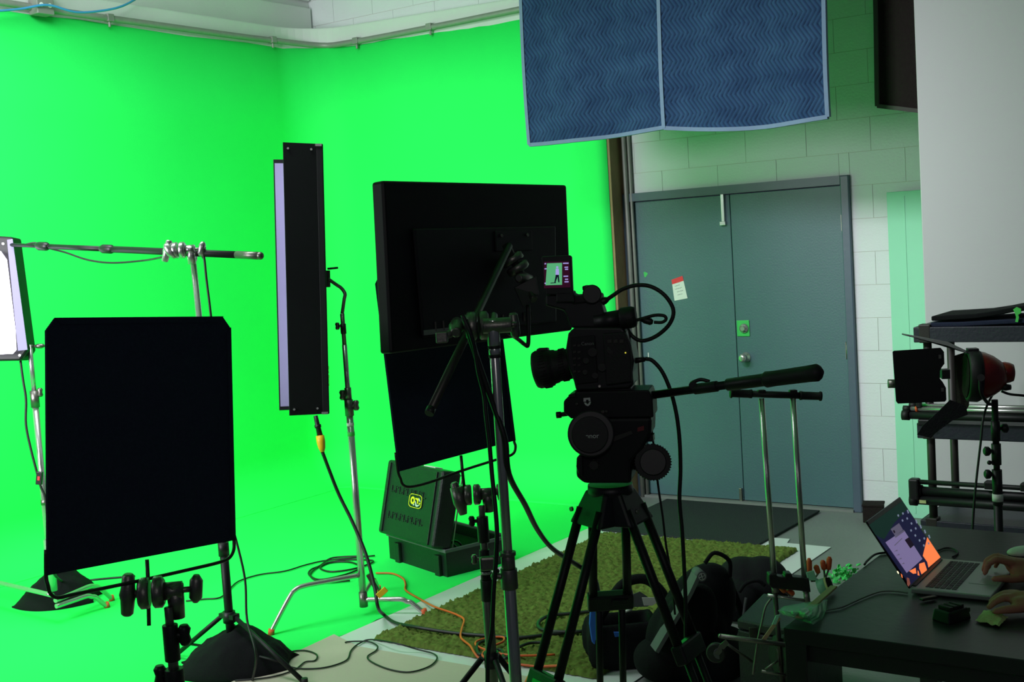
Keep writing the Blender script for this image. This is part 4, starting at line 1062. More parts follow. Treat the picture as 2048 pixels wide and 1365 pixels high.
for r0, r1 in ((.0125, .0145),):
    A = [e-B0.ey*.0012+(B0.ex*math.cos(2*math.pi*k/n)+B0.ez*math.sin(2*math.pi*k/n))*r1 for k in range(n)]; A2 = [e-B0.ey*.0012+(B0.ex*math.cos(2*math.pi*k/n)+B0.ez*math.sin(2*math.pi*k/n))*r0 for k in range(n)]
    em.add(A+A2, [(i, (i+1) % n, n+(i+1) % n, n+i) for i in range(n)])
for an in (45, 135): 
    d = (B0.ex*math.cos(math.radians(an))+B0.ez*math.sin(math.radians(an)))*.0125
    em.cyl(e-B0.ey*.0012-d, e-B0.ey*.0012+d, .0011, n=5)
em.build('emblem', 'whiteink', bp)
MB().tube([B0(.16, .0, .14), B0(.17, -.06, 0), B0(.12, -.09, -.14), B0(.02, -.1, -.22)], .006).build('zip', 'greyfab', bp)
MB().tube([B0(.12, .12, .16), B0(.24, .1, .02), B0(.22, .06, -.16)], .014, 8).build('shoulder_strap', 'pack', bp)

# blue and black open bag
B1 = Frame(at(1245, 1260, 5.15), 5)
bb = thing('open_bag', B1(0, 0, 0), 'open black and blue fabric bag with papers inside, behind the tripod legs', 'bag')
bb.location.z = 0; bpy.context.view_layer.update()
zf = B1.O.z
mm = MB()
for u in np.linspace(-1, 1, 9):
    for s_ in (-1, 1):
        mm.sph(B1(u*.125, s_*.085, -zf+.11), .045, 8, (1, .5, 2.3), B1)
for s_ in (-1, 1):
    for u in np.linspace(-1, 1, 5): mm.sph(B1(s_*.125, u*.08, -zf+.11), .045, 8, (.5, 1, 2.3), B1)
mm.box(B1(0, 0, -zf+.04), (.26, .18, .06), B1)
mm.build('bag_body', 'pack', bb, remesh=.012)
MB().prism([B1.p(*c, -.112) for c in ((1181, 1222), (1202, 1226), (1203, 1262), (1190, 1292), (1184, 1285), (1179, 1250))], B1.ey*.02).build('blue_panel', 'blue', bb, bevel=.004)
MB().prism([B1.p(*c, -.112) for c in ((1228, 1266), (1248, 1266), (1248, 1273), (1230, 1275))], B1.ey*.02).build('blue_trim', 'blue', bb)
MB().tube([B1(-.11, .0, -zf+.19), B1(-.06, .02, -zf+.25), B1(.02, .03, -zf+.34), B1(.12, .03, -zf+.35), B1(.19, .02, -zf+.27), B1(.17, .0, -zf+.19)], .022, 10).build('padded_strap', 'pack', bb)
pp_ = thing('papers', B1(.04, 0, -zf+.22), 'loose white papers sticking out of the open bag', 'papers')
for k, c in enumerate((((1264, 1190), (1280, 1184), (1308, 1203), (1296, 1214), (1252, 1216)), ((1284, 1196), (1310, 1196), (1318, 1203), (1305, 1212), (1288, 1212)))):
    MB().prism([B1.p(a, b, .0-.02*k) for a, b in c], B1.ey*.003).build('sheet', 'paper' if k else 'greyfab', pp_)
tag(MB().cyl(B1.p(1244, 1226, -.13), B1.p(1264, 1219, -.13), .005).build('pen', 'white'), 'small white pen lying across the open bag behind the tripod', 'pen')

# low black case and soft black bag behind the cart
cq = [onZ(*p, .33) for p in ((1474, 1240), (1612, 1268), (1680, 1212), (1527, 1187))]
lc = thing('equipment_case', sum(cq, V3(0, 0, 0))/4, 'low flat black equipment case on the floor behind the cart beside the desk leg', 'case')
lc.location.z = 0; bpy.context.view_layer.update()
MB().prism([V3(p.x, p.y, .0) for p in cq], (0, 0, .29)).build('body', 'case', lc, bevel=.006)
MB().prism([V3(p.x, p.y, .295) for p in cq], (0, 0, .035)).build('lid', 'case', lc, bevel=.006)
f = (cq[1]-cq[0]).normalized(); nn = f.cross(ZV)
for t in (.25, .75): q = cq[0].lerp(cq[1], t); MB().box(V3(q.x, q.y, .29)+nn*.006, (.03, .014, .05), Frame(q)).build('latch', 'darksteel', lc, bevel=.002)
g = thing('soft_bag', onZ(1505, 1215), 'soft black bag slumped on the rug edge behind the cart poles', 'bag')
lump('bag_body', [(onZ(1490, 1222, 0)+ZV*.13, .14, (1, .8, .95)), (onZ(1530, 1225, 0)+ZV*.14, .13, (1, .8, 1.0)), (onZ(1470, 1240, 0)+ZV*.09, .12, (1, .8, .8))], 'pack', g, .012)
MB().tube([at(1478, 1185, 5.35), at(1492, 1168, 5.35), at(1515, 1162, 5.35), at(1530, 1172, 5.35)], .009).build('bag_handle', 'pack', g)

# ------------------------------------------------------------------ folding cart
DCt = 4.42
ct = thing('hand_cart', onZ(1540, 1380), 'folding hand cart with black crossbar handle on two tall metal poles, left of desk', 'cart')
def c_(px, py, d=0.0): return at(px, py, DCt+d)
hb = c_(1460, 787), c_(1643, 793)
MB().cyl(*hb, .0125).build('handle_bar', 'black', ct)
for a, b in ((0, .24), (.76, 1)):
    p0, p1 = hb[0].lerp(hb[1], a), hb[0].lerp(hb[1], b); Lh = (p1-p0).length
    MB().lathe(p0, p1-p0, [(0, .017), (.006, .018), (.010, .0145), (Lh-.012, .0150), (Lh-.004, .0165), (Lh, .016)] if a == 0 else [(0, .0165), (.006, .0165), (.012, .0150), (Lh-.010, .0145), (Lh-.006, .018), (Lh, .017)], 16).build('hand_grip', 'rubber', ct)
for x0, x1, y1 in ((1523, 1549, 1165), (1586, 1611, 1185)):
    MB().cyl(c_(x0, 797), c_(x1, y1), .0105).build('pole', 'chrome', ct)
    MB().box(c_(x0, 784), (.028, .026, .014), Frame(c_(x0, 790))).build('handle_bracket', 'black', ct, bevel=.003)
K = Frame(c_(1580, 1165), 0)
MB().prism([K.p(*q, -.02) for q in ((1538, 1150), (1551, 1148), (1556, 1154), (1570, 1156), (1571, 1148), (1584, 1148), (1585, 1155), (1612, 1158), (1618, 1156), (1622, 1186), (1600, 1183), (1545, 1178), (1538, 1172))], K.ey*.045).build('clamp_bracket', 'black', ct, bevel=.004)
MB().cyl(c_(1549, 1172), c_(1566, 1380), .009).build('lower_pole', 'darksteel', ct); MB().cyl(c_(1612, 1180), c_(1616, 1215), .011).build('lower_pole', 'steel', ct); MB().cyl(c_(1549, 1170), c_(1551, 1186), .013).build('pole_collar', 'steel', ct)
MB().cyl(c_(1535, 1191), c_(1612, 1202), .006).build('upper_bar', 'chrome', ct)
MB().tube([c_(1543, 1197), c_(1531, 1215), c_(1524, 1245), c_(1516, 1280), c_(1506, 1350)], .0042).build('link_rod', 'steel', ct)
MB().cyl(c_(1441, 1273, -.03), c_(1573, 1291, -.03), .0088).sph(c_(1441, 1273, -.03), .0088, 8).build('platform_bar', 'steel', ct)
MB().cyl(c_(1523, 1343, -.02), c_(1572, 1352, -.02), .0055).cyl(c_(1530, 1340, -.02), c_(1556, 1322, -.02), .004).build('lower_bar', 'steel', ct)
MB().tube([c_(1570, 1295), c_(1573, 1320), c_(1574, 1350)], .004).build('side_rod', 'steel', ct)
MB().prism([c_(1556, 1235, -.03), c_(1562, 1238, -.03), c_(1532, 1281, -.03), c_(1524, 1279, -.03)], fw*.004).build('strap', 'palewood', ct)
MB().prism([c_(1552, 1232, -.035), c_(1560, 1230, -.035), c_(1552, 1250, -.035), c_(1544, 1250, -.035)], fw*.004).build('strap_end', 'mint', ct)
wc = c_(1437, 1306, -.03)
MB().lathe(wc-RH*.008+fw*.0, RH*.4+fw, [(-.012, .030), (-.008, .036), (.008, .036), (.012, .030)], 26).build('caster_wheel', 'rubber', ct)
MB().cyl(wc-fw*.016, wc-fw*.013, .020, n=20).build('wheel_hub', 'greyfab', ct)
MB().prism([c_(1430, 1308, -.05), c_(1438, 1312, -.05), c_(1458, 1288, -.05), c_(1452, 1280, -.05), c_(1440, 1290, -.05)], fw*.003).build('caster_fork', 'steel', ct)
MB().cyl(c_(1456, 1290, -.02), c_(1505, 1325, -.02), .005).build('brace', 'darksteel', ct)
wc = c_(1566, 1318, .03)
MB().lathe(wc, RH+fw*.3, [(-.02, .06), (-.014, .085), (.014, .085), (.02, .06)], 30).build('large_wheel', 'rubber', ct)
MB().cyl(wc-RH*.024, wc-RH*.02, .04, n=20).build('wheel_hub', 'darksteel', ct)

def clamp(label, h1, h2, jaw, D0):
    c = at(*jaw, D0); root = thing('spring_clamp', c, label, 'clamp', 'orange spring clamps on the cart')
    for (x0, y0), (x1, y1) in (h1, h2):
        a, b = at(x0, y0, D0), at(x1, y1, D0)
        MB().lathe(b, a-b, [(0, .008), (.01, .010), ((a-b).length*.8, .0105), ((a-b).length, .005)], 10).build('orange_grip', 'orangecap', root)
        MB().tube([b, b.lerp(c, .6), c], .004, 6).build('jaw_arm', 'steel', root)
    MB().cyl(c-RH*.008, c+RH*.008, .005).build('pivot', 'steel', root)
clamp('orange-handled spring clamp beside the right cart pole, left one of the upright pair', ((1618, 1117), (1619, 1147)), ((1631, 1131), (1637, 1147)), (1626, 1162), 4.45)
clamp('orange-handled spring clamp standing upright furthest right above the tape roll', ((1645, 1121), (1648, 1140)), ((1659, 1114), (1657, 1140)), (1650, 1160), 4.45)
clamp('orange spring clamp lying low between the two cart poles under the black bracket', ((1560, 1172), (1570, 1185)), ((1588, 1190), (1575, 1180)), (1582, 1192), 4.45)
root = thing('tape_roll', at(1647, 1174, 4.40), 'roll of white tape lying on its side by the far left edge of desk', 'tape roll')
a, b = at(1636, 1176, 4.41), at(1652, 1171, 4.40)
MB().lathe(a, b-a, [(0, .022), (.002, .027), ((b-a).length, .027)], 24).build('tape', 'mint', root)
MB().lathe(b, b-a, [(0, .027), (.006, .0275), (.008, .0275)], 24).build('yellow_band', 'moss', root)
MB().lathe(b+(b-a).normalized()*.008, b-a, [(0, .025), (.012, .023), (.013, .012)], 24).build('dark_core', 'pack', root)
tag(MB().prism([at(1613, 1146, 4.40), at(1628, 1142, 4.40), at(1632, 1156, 4.40), at(1640, 1162, 4.40), at(1616, 1162, 4.40)], fw*.01).build('folded_card', 'mint', bevel=.002), 'small folded pale card tucked beside the orange clamps', 'card')
g = onZ(1690, 1158); root = thing('green_tape_scraps', g, 'crumpled bright green tape scraps on the grey floor beyond desk edge', 'tape scraps')
mm = MB(); random.seed(3)
for k in range(90):
    c = g+V3(random.gauss(0, .05), random.gauss(0, .05), .004+random.random()*.035); d = V3(random.gauss(0, 1), random.gauss(0, 1), random.gauss(0, .6)).normalized(); e_ = d.orthogonal().normalized()
    mm.add([c, c+d*.026, c+d*.028+e_*.012, c+e_*.014+d*.006, c+d*.016+d.cross(e_)*.008], [(0, 1, 4), (1, 2, 4), (2, 3, 4), (3, 0, 4)])
mm.build('tape', 'greenpaint', root)['kind'] = 'stuff'
g = onZ(1748, 1042)
root = thing('small_box', g, 'small dark box on floor against block wall just right of the door', 'box')
Kb = Frame(g, -20)
MB().box(g+ZV*.05, (.12, .12, .10), Kb).build('body', 'darkbrown', root, bevel=.004); MB().box(g+ZV*.104, (.128, .128, .012), Kb).build('lid', 'darkbrown', root, bevel=.003)

# ------------------------------------------------------------------ cables lying on floor and rug
def fcab(name, pts, r, mt, label, z=.012, parent=None):
    o = MB().tube([onZ(a, b, c if c is not None else z) for a, b, c in [(p+(None,))[:3] for p in pts]], r).build(name, mt, parent)
    if not parent: tag(o, label, 'cable')
    return o
fcab('floor_cable', [(372, 1203), (410, 1199), (440, 1196), (458, 1180), (478, 1163), (520, 1150), (570, 1143), (610, 1131), (650, 1122), (700, 1117), (750, 1112)], .0045, 'cable', 'thin black cable running over green floor towards the chrome stand base')
fcab('coiled_cable', [(735, 1113), (690, 1114), (660, 1118), (640, 1132), (622, 1140), (618, 1150), (640, 1160), (690, 1150), (720, 1136), (700, 1125), (660, 1126), (640, 1136), (660, 1144), (700, 1140), (735, 1130), (745, 1122), (700, 1120), (650, 1128), (622, 1146), (626, 1158), (650, 1166), (700, 1162)], .005, 'cable', 'loosely coiled black cable on green floor at the chrome stand base')
fcab('thin_floor_cable', [(470, 1362, .015), (520, 1358, .015), (556, 1352, .015), (590, 1340, .015), (610, 1325, .015), (630, 1322, .015), (633, 1310, .015), (610, 1302, .015), (580, 1305, .015), (563, 1316, .015), (570, 1330, .015), (600, 1338, .015), (650, 1336, .015), (692, 1322, .015), (702, 1302, .015), (718, 1288, .015), (742, 1280, .015), (790, 1287, .045), (836, 1300, .02), (866, 1308, .015), (874, 1318, .015), (858, 1334, .015), (820, 1345, .015), (780, 1340, .015), (745, 1326, .015), (735, 1314, .015), (752, 1302, .015), (754, 1292, .015), (735, 1284, .015), (700, 1284, .015), (690, 1286, .015)], .0036, 'cable', 'thin black cable looping over beige paper and white vinyl at bottom left of rug')
fcab('extension_cord', [(752, 1147, .012), (785, 1148, .012), (806, 1158, .012), (811, 1170, .012), (812, 1182, .012), (840, 1199, .012), (868, 1214, .04), (900, 1225, .045), (915, 1231, .045), (928, 1240, .045), (924, 1258, .045), (922, 1276, .045), (940, 1292, .045), (948, 1305, .045), (960, 1318, .03), (985, 1322, .02)], .0052, 'orange', 'orange extension cord winding from green floor across the rug')
fcab('extension_cord', [(1110, 1310, .04), (1060, 1312, .045), (1010, 1310, .045), (960, 1296, .045), (952, 1285, .045), (975, 1277, .045), (1005, 1275, .045), (1006, 1284, .045), (980, 1296, .045), (965, 1312, .045), (1000, 1325, .02), (1040, 1330, .02), (1080, 1334, .02), (1120, 1332, .04), (1075, 1335, .02), (1062, 1345, .015), (1050, 1368, .015)], .0052, 'orange', 'tangle of orange extension cord on the rug near the monitor stand foot')
fcab('black_coil', [(1200, 1222, .045), (1140, 1228, .045), (1100, 1232, .045), (1078, 1244, .045), (1080, 1258, .045), (1110, 1264, .045), (1160, 1264, .045), (1190, 1254, .045)], .0085, 'cable', 'black cable curling on the rug between monitor stand and tripod')
fcab('black_coil', [(1100, 1286, .045), (1060, 1287, .045), (1030, 1300, .045), (1010, 1318, .04), (1000, 1300, .045), (960, 1310, .045), (955, 1290, .045), (975, 1280, .048)], .007, 'cable', 'black cable loop on the rug around the foot of the monitor stand')

# ================================================================== DESK AND LAPTOP
DX0, DX1, DY0, DY1, DZ = -1.268, .45, 2.985, 4.21, .74
dk_ = thing('desk', ((DX0+DX1)/2, (DY0+DY1)/2, 0), 'large black rectangular desk at lower right under the laptop', 'desk')
MB().box(((DX0+DX1)/2, (DY0+DY1)/2, DZ-.02), (DX1-DX0, DY1-DY0, .04)).build('desktop', 'desk', dk_, bevel=.003)
ap = MB(); ap.box(((DX0+DX1)/2, DY0+.03, DZ-.065), (DX1-DX0-.06, .02, .05)); ap.build('apron', 'desk', dk_)
MB().box(((DX0+DX1)/2, DY1-.03, DZ-.065), (DX1-DX0-.06, .02, .05)).build('apron', 'desk', dk_)
MB().box((DX0+.03, (DY0+DY1)/2, DZ-.065), (.02, DY1-DY0-.06, .05)).build('apron', 'desk', dk_)
for x in (DX0+.032, DX1-.032):
    for y in (DY0+.032, DY1-.032): MB().box((x, y, (DZ-.04)/2), (.06, .06, DZ-.04)).build('leg', 'desk', dk_, bevel=.002)

zb = DZ+.018
A, Bq = onZ(1821, 1177, zb), onZ(1882, 1117, zb)
F1, = (onZ(1976, 1201, zb),)
ax_ = (Bq-A).normalized(); dpt = ZV.cross(ax_)*-1
if dpt.dot(F1-A) < 0: dpt = -dpt
Wl = (Bq-A).length; dl_ = (F1-A).dot(dpt)
lp = thing('laptop', (A+Bq)/2+dpt*dl_/2, 'open silver laptop with lit screen showing orange and dark blue wallpaper on the desk', 'laptop')
lp.location.z = DZ; bpy.context.view_layer.update()
base = [A, Bq, Bq+dpt*dl_, A+dpt*dl_]
MB().prism([p-ZV*.015 for p in base], (0, 0, .015)).build('base', 'alu', lp, bevel=.004, seg=3)
def lb(u, v, k=0): return A+ax_*Wl*u+dpt*dl_*v+ZV*k
ky = MB()
for r_ in range(6):
    n = 14; u0, u1 = .07, .93; y0 = .13+.072*r_; hh = .060 if r_ else .036
    if r_ == 0: y0 = .16
    x = u0; ws = [1]*14
    if r_ == 5: ws = [1, 1, 1, 1.3, 5.2, 1.3, 1, .9, .9, .9]
    if r_ in (2, 3, 4): ws = [1.5+.2*r_-.4]+[1]*11+[1.5]
    T = sum(ws)
    for w_ in ws:
        wd = (u1-u0)*w_/T; ky.hexa([lb(x+.004, y0, .0), lb(x+wd-.004, y0, .0), lb(x+wd-.004, y0+hh, .0), lb(x+.004, y0+hh, .0), lb(x+.005, y0+.002, .0015), lb(x+wd-.005, y0+.002, .0015), lb(x+wd-.005, y0+hh-.002, .0015), lb(x+.005, y0+hh-.002, .0015)]); x += wd
ky.build('keys', 'key', lp)
MB().prism([lb(.30, .62, .0002), lb(.70, .62, .0002), lb(.70, .96, .0002), lb(.30, .96, .0002)], (0, 0, .0006)).build('trackpad', 'alu', lp)
MB().prism([lb(.06, .0, .0), lb(.94, .0, .0), lb(.94, .045, .0), lb(.06, .045, .0)], (0, 0, .003)).build('hinge', 'key', lp)
def onplane(px, py, base_pt, nrm_):
    d = ray(px, py); return CAM + d*((base_pt-CAM).dot(nrm_)/d.dot(nrm_))
TN, TF = onplane(1730, 1042, A, ax_), onplane(1803, 995, Bq, ax_)
up_ = (((TN-A)+(TF-Bq))/2); Hs = up_.length; up_.normalize()
sn = ax_.cross(up_)
if sn.dot(dpt) < 0: sn = -sn
def sp(px, py, k=0.0): return onplane(px, py, A+sn*(.0005+k), sn)
quad = [A, Bq, Bq+up_*Hs, A+up_*Hs]
scr = MB().prism(quad, -sn*.006).build('screen_lid', 'screenblack', lp, bevel=.002)
def zz(x, y): return 1720+x/6.206, 980+y/6.206
def spoly(name, pts, mt, k, z=True):
    q = [sp(*(zz(*p) if z else p), k) for p in pts]
    n = len(q); return MB().add(q, [tuple(range(n))]).build(name, mt, scr)
m1 = emat('wallpaper_navy', (26, 26, 66), .55); m2 = emat('wallpaper_green', (18, 52, 44), .5); m3 = emat('wallpaper_orange', (255, 128, 72), 1.0)
m4 = emat('window_lilac', (150, 134, 186), .55); m5 = emat('icon_pale', (150, 160, 190), .5); m6 = emat('window_grey', (120, 112, 140), .45); m7 = emat('glow_white', (255, 236, 190), 1.5); m8 = emat('photo_dark', (34, 14, 42), .4)
spoly('wallpaper', [(112, 440), (525, 140), (985, 845), (620, 1190)], m1, .0003)
spoly('wallpaper_top', [(112, 440), (525, 140), (590, 240), (420, 420), (300, 620), (190, 560)], m2, .0006)
spoly('wallpaper_orange', [(835, 590), (1000, 840), (850, 968), (835, 900), (780, 820)], m3, .0006)
spoly('wallpaper_orange', [(735, 920), (800, 900), (832, 1000), (765, 1052), (735, 980)], m3, .0006)
spoly('wallpaper_orange', [(610, 1010), (690, 970), (700, 1040), (660, 1045)], m3, .0006)
spoly('wallpaper_orange', [(715, 1000), (728, 1015), (740, 1068), (715, 1062)], m3, .0006)
spoly('wallpaper_orange', [(580, 1090), (610, 1100), (625, 1170), (600, 1205), (585, 1180)], emat('wallpaper_dim', (150, 84, 70), .6), .0006)
spoly('window', [(380, 490), (485, 415), (535, 500), (435, 575)], m6, .0009)
spoly('window', [(315, 655), (545, 500), (775, 860), (580, 1035)], m4, .0012)
spoly('window_header', [(430, 580), (545, 498), (556, 516), (440, 600)], m6, .0015)
spoly('window_photo', [(555, 625), (608, 590), (672, 690), (625, 730)], m8, .0015)
spoly('window_photo', [(408, 510), (425, 500), (440, 530), (424, 542)], m8, .0015)
spoly('window_text', [(425, 690), (520, 600), (524, 610), (430, 700)], m6, .0015)
for a in ((415, 780), (440, 830), (465, 880), (500, 940)): spoly('window_text', [a, (a[0]+45, a[1]-35), (a[0]+55, a[1]-20), (a[0]+10, a[1]-12)], m6, .0015)
ic = MB()
for i in range(7):
    for j in range(3):
        if (i*3+j) % 5 == 3: continue
        x, y = 590-58*j+i*53-18*j*0, 270+25*j+i*62
        q = [(x-10, y-14), (x+6, y-22), (x+20, y+20), (x+4, y+28)] if j == 0 else [(x-12, y-6), (x+4, y-16), (x+14, y+8), (x-2, y+18)]
        ic.add([sp(*zz(*p), .0009) for p in q], [(0, 1, 2, 3)])
ic.build('icons', m5, scr)
c = sp(*zz(470, 1028), .001); MB().cyl(c, c+sn*.0005, .0045, n=12).build('bright_spot', m7, scr)
spoly('screen_glow', [(505, 1040), (525, 1060), (530, 1100), (515, 1085)], m3, .0009)
tag(MB().box(onZ(1857, 1197, DZ+.009), (.05, .016, .008), Frame(A, 20)).build('usb_stick', 'darksteel', bevel=.002), 'small dark memory stick plugged in the near side of the laptop', 'memory stick')
tag(MB().tube([onZ(1815, 1187, DZ+.004), onZ(1795, 1184, DZ+.004), onZ(1763, 1184, DZ+.004), onZ(1735, 1193, DZ+.004), onZ(1705, 1206, DZ+.004), onZ(1682, 1216, DZ+.004), onZ(1650, 1222, DZ+.004)], .0022).build('charging_cable', 'greycable'), 'thin grey cable curving across the desk from the laptop to the plastic bag', 'cable')
tag(MB().tube([onZ(1800, 1105, DZ+.004), onZ(1770, 1106, DZ+.005), onZ(1750, 1110, DZ+.005), onZ(1735, 1122, DZ+.005), onZ(1729, 1130, DZ+.004)], .0035).build('desk_cable', 'cable'), 'black cable at the far left edge of desk behind the laptop screen', 'cable')
tag(MB().tube([onZ(1876, 1102, DZ+.004), onZ(1890, 1097, DZ+.004), onZ(1905, 1098, DZ+.004), onZ(1916, 1106, DZ+.004), onZ(1905, 1115, DZ+.004)], .003).build('desk_cable', 'cable'), 'short black cable curl on the desk just beyond the keyboard', 'cable')

# wallet like black pouch, snack packet, mouse
pc = onZ(1903, 1240, DZ)
root = thing('battery_charger', pc, 'small black block with ridged top on desk in front of the laptop', 'charger')
Kc = Frame(pc, 30)
MB().hexa([Kc(x, y, z) for z, k in ((.0, 1), (.032, .86)) for x, y in ((-.043*k, -.03*k), (.043*k, -.03*k), (.043*k, .03*k), (-.043*k, .03*k))]).build('body', 'black', root, bevel=.004)
for i in range(3): MB().box(Kc(-.02+.02*i, .0, .036), (.014, .04, .01), Kc).build('ridge', 'rubber', root, bevel=.002)
MB().box(Kc(.048, .0, .02), (.012, .035, .012), Kc).build('lug', 'black', root, bevel=.002)
pk = MB(); n = 14
cs4 = [onZ(*p, DZ+.006) for p in ((1950, 1242), (1968, 1222), (2017, 1234), (1998, 1254))]
def pq(u, v): return cs4[0].lerp(cs4[1], v).lerp(cs4[3].lerp(cs4[2], v), u)
V = []
for j in range(n+1):
    for i in range(n+1):
        u, v_ = i/n, j/n; p = pq(u, v_); h = .014*math.sin(math.pi*u)**.6*math.sin(math.pi*v_)**.6
        V.append(p+ZV*(h+.007*noise.noise(p*60)*(1 if 0 < i < n else .5)))
V2 = [v_-ZV*.004 for v_ in V]; m_ = len(V)
Fc = [(j*(n+1)+i, j*(n+1)+i+1, (j+1)*(n+1)+i+1, (j+1)*(n+1)+i) for j in range(n) for i in range(n)]
pk.add([Vector((p.x, p.y, max(p.z, DZ+.002))) for p in V], Fc, False)
tag(pk.build('tea_packet', 'moss'), 'small crumpled pale green packet on the desk under the near hand', 'packet')
mc = onZ(2052, 1112, DZ); Kc = Frame(mc, 0)
root = thing('computer_mouse', mc, 'white computer mouse at right edge of the desk behind the far hand', 'mouse')
MB().sph(Kc(0, 0, .012), .058, 16, (1, .56, .32), Kc).build('shell', 'white', root)
MB().sph(Kc(0, 0, .005), .056, 14, (1, .56, .12), Kc).build('base', 'rubber', root)

# plastic bag and stick on the left corner
pb = onZ(1612, 1240, DZ); Kc = Frame(pb, 0)
out = [(1556, 1222), (1568, 1213), (1590, 1209), (1625, 1204), (1655, 1200), (1652, 1222), (1645, 1238), (1626, 1250), (1605, 1243), (1584, 1236), (1567, 1231)]
cp_ = (1610, 1226)
V = []; n = 9; m_ = len(out)
for j in range(n+1):
    t = j/n
    for i, (a, b) in enumerate(out):
        x, y = cp_[0]+(a-cp_[0])*t, cp_[1]+(b-cp_[1])*t
        h = DZ+.006+.035*(1-t**2)+.012*noise.noise(Vector((x*.13, y*.13, 1)))+(0 if t < 1 else 0)
        p = onZ(x, y, max(DZ+.004, h)); V.append(p)
Fc = [(j*m_+i, j*m_+(i+1) % m_, (j+1)*m_+(i+1) % m_, (j+1)*m_+i) for j in range(n) for i in range(m_)]
o = MB().add(V, Fc, False).build('plastic_bag', 'bag'); tag(o, 'crumpled clear greenish plastic bag on the near left corner of desk', 'plastic bag')
s = o.modifiers.new('solid', 'SOLIDIFY'); s.thickness = .003; s.offset = -1
a, b = onZ(1598, 1238, DZ+.02), onZ(1668, 1176, DZ+.01)
d = (b-a).normalized(); sd = d.cross(ZV)
MB_ = MB().prism([a-sd*.010, b-sd*.010, b+sd*.010, a+sd*.010], ZV*.006)
tag(MB_.build('wooden_stick', 'palewood', bevel=.001), 'flat pale wooden stick lying along the left desk edge above the plastic bag', 'stick')

# ------------------------------------------------------------------ hands and forearms
def person():
    root = thing('person', onZ(2250, 1250, .74), 'person reaching in from the right, hands at the laptop, dark sleeves', 'person')
    mm = MB()
    def chain(pts, rs):
        for (p, q, r0, r1) in zip(pts[:-1], pts[1:], rs[:-1], rs[1:]):
            mm.cyl(p, q, r0, r1, n=14); mm.sph(q, r1, 8)
        mm.sph(pts[0], rs[0], 8)
    # far hand hovering over the trackpad, fingers arched
    D0 = proj(lb(.55, .78, .01))[2]
    def a_(px, py, d=0.0): return at(px, py, D0+d)
    wr = a_(2088, 1142, .01); el = a_(2330, 1190, -.1)
    chain([a_(2028, 1132, 0), a_(2060, 1138, .005), wr, el], [.024, .026, .025, .042])
    chain([a_(2020, 1126, .03), a_(2055, 1132, .03), wr], [.019, .021, .024])
    chain([a_(2032, 1146, -.02), a_(2060, 1146, -.01), wr], [.018, .022, .024])
    chain([a_(2022, 1126, -.015), a_(1992, 1119, -.02), a_(1976, 1129, -.02), a_(1970, 1147, -.02)], [.0125, .0105, .0095, .0082])
    chain([a_(2020, 1122, .008), a_(1990, 1114, .006), a_(1974, 1122, .006), a_(1968, 1141, .004)], [.0125, .0108, .0098, .0085])
    chain([a_(2022, 1122, .030), a_(1996, 1113, .030), a_(1981, 1121, .030), a_(1976, 1137, .028)], [.012, .0102, .0092, .008])
    chain([a_(2030, 1124, .050), a_(2008, 1116, .054), a_(1996, 1123, .054), a_(1991, 1134, .052)], [.0105, .009, .0083, .0072])
    chain([a_(2052, 1154, -.03), a_(2024, 1159, -.045), a_(2004, 1158, -.05), a_(1989, 1159, -.05)], [.0165, .0125, .0112, .0095])
    # near hand resting on the desk edge of the laptop
    D1 = proj(onZ(2000, 1222, DZ+.02))[2]
    def b_(px, py, d=0.0): return at(px, py, D1+d)
    wr2 = b_(2092, 1203, 0); el2 = b_(2330, 1250, -.15)
    chain([b_(2032, 1198, .02), b_(2062, 1200, .01), wr2, el2], [.021, .024, .024, .042])
    chain([b_(2036, 1208, -.01), b_(2065, 1208, -.01), wr2], [.019, .022, .023])
    chain([b_(2034, 1195, .045), b_(2064, 1198, .03), wr2], [.017, .019, .022])
    chain([b_(2030, 1197, .015), b_(2008, 1196, .01), b_(1990, 1204, .005), b_(1978, 1215, .0)], [.0125, .0112, .010, .0085])
    chain([b_(2028, 1192, .035), b_(2006, 1190, .035), b_(1990, 1197, .033), b_(1981, 1207, .03)], [.0122, .011, .0098, .0084])
    chain([b_(2030, 1189, .055), b_(2012, 1187, .058), b_(1998, 1192, .057), b_(1990, 1199, .055)], [.0115, .010, .0092, .008])
    chain([b_(2036, 1187, .072), b_(2020, 1185, .076), b_(2010, 1189, .076), b_(2004, 1194, .074)], [.010, .009, .008, .007])
    chain([b_(2050, 1214, -.02), b_(2026, 1219, -.028), b_(2006, 1221, -.03), b_(1990, 1224, -.03)], [.016, .0125, .0112, .0092])
    # bridge out of frame so that both arms belong to one body
    sh, sh2 = a_(2500, 1000, -.05), b_(2520, 1060, -.35)
    chain([el, sh], [.045, .055]); chain([el2, sh2], [.045, .055]); chain([sh, sh2], [.07, .07])
    mm.build('body', 'skin', root, remesh=.0045)
    for e, s_, w_ in ((el, sh, wr), (el2, sh2, wr2)):
        q = MB(); c0 = w_.lerp(e, .45); q.lathe(c0, e-c0, [(0, .040), (.01, .043), ((e-c0).length, .052)], 18); q.cyl(e, s_, .054, .068, n=18); q.sph(e, .054, 10)
        q.build('sleeve', 'pack', root)
    q = MB().sph((sh+sh2)/2-ZV*.1, .16, 14, (1, 1.4, 1.6)).build('shirt', 'pack', root)
person()

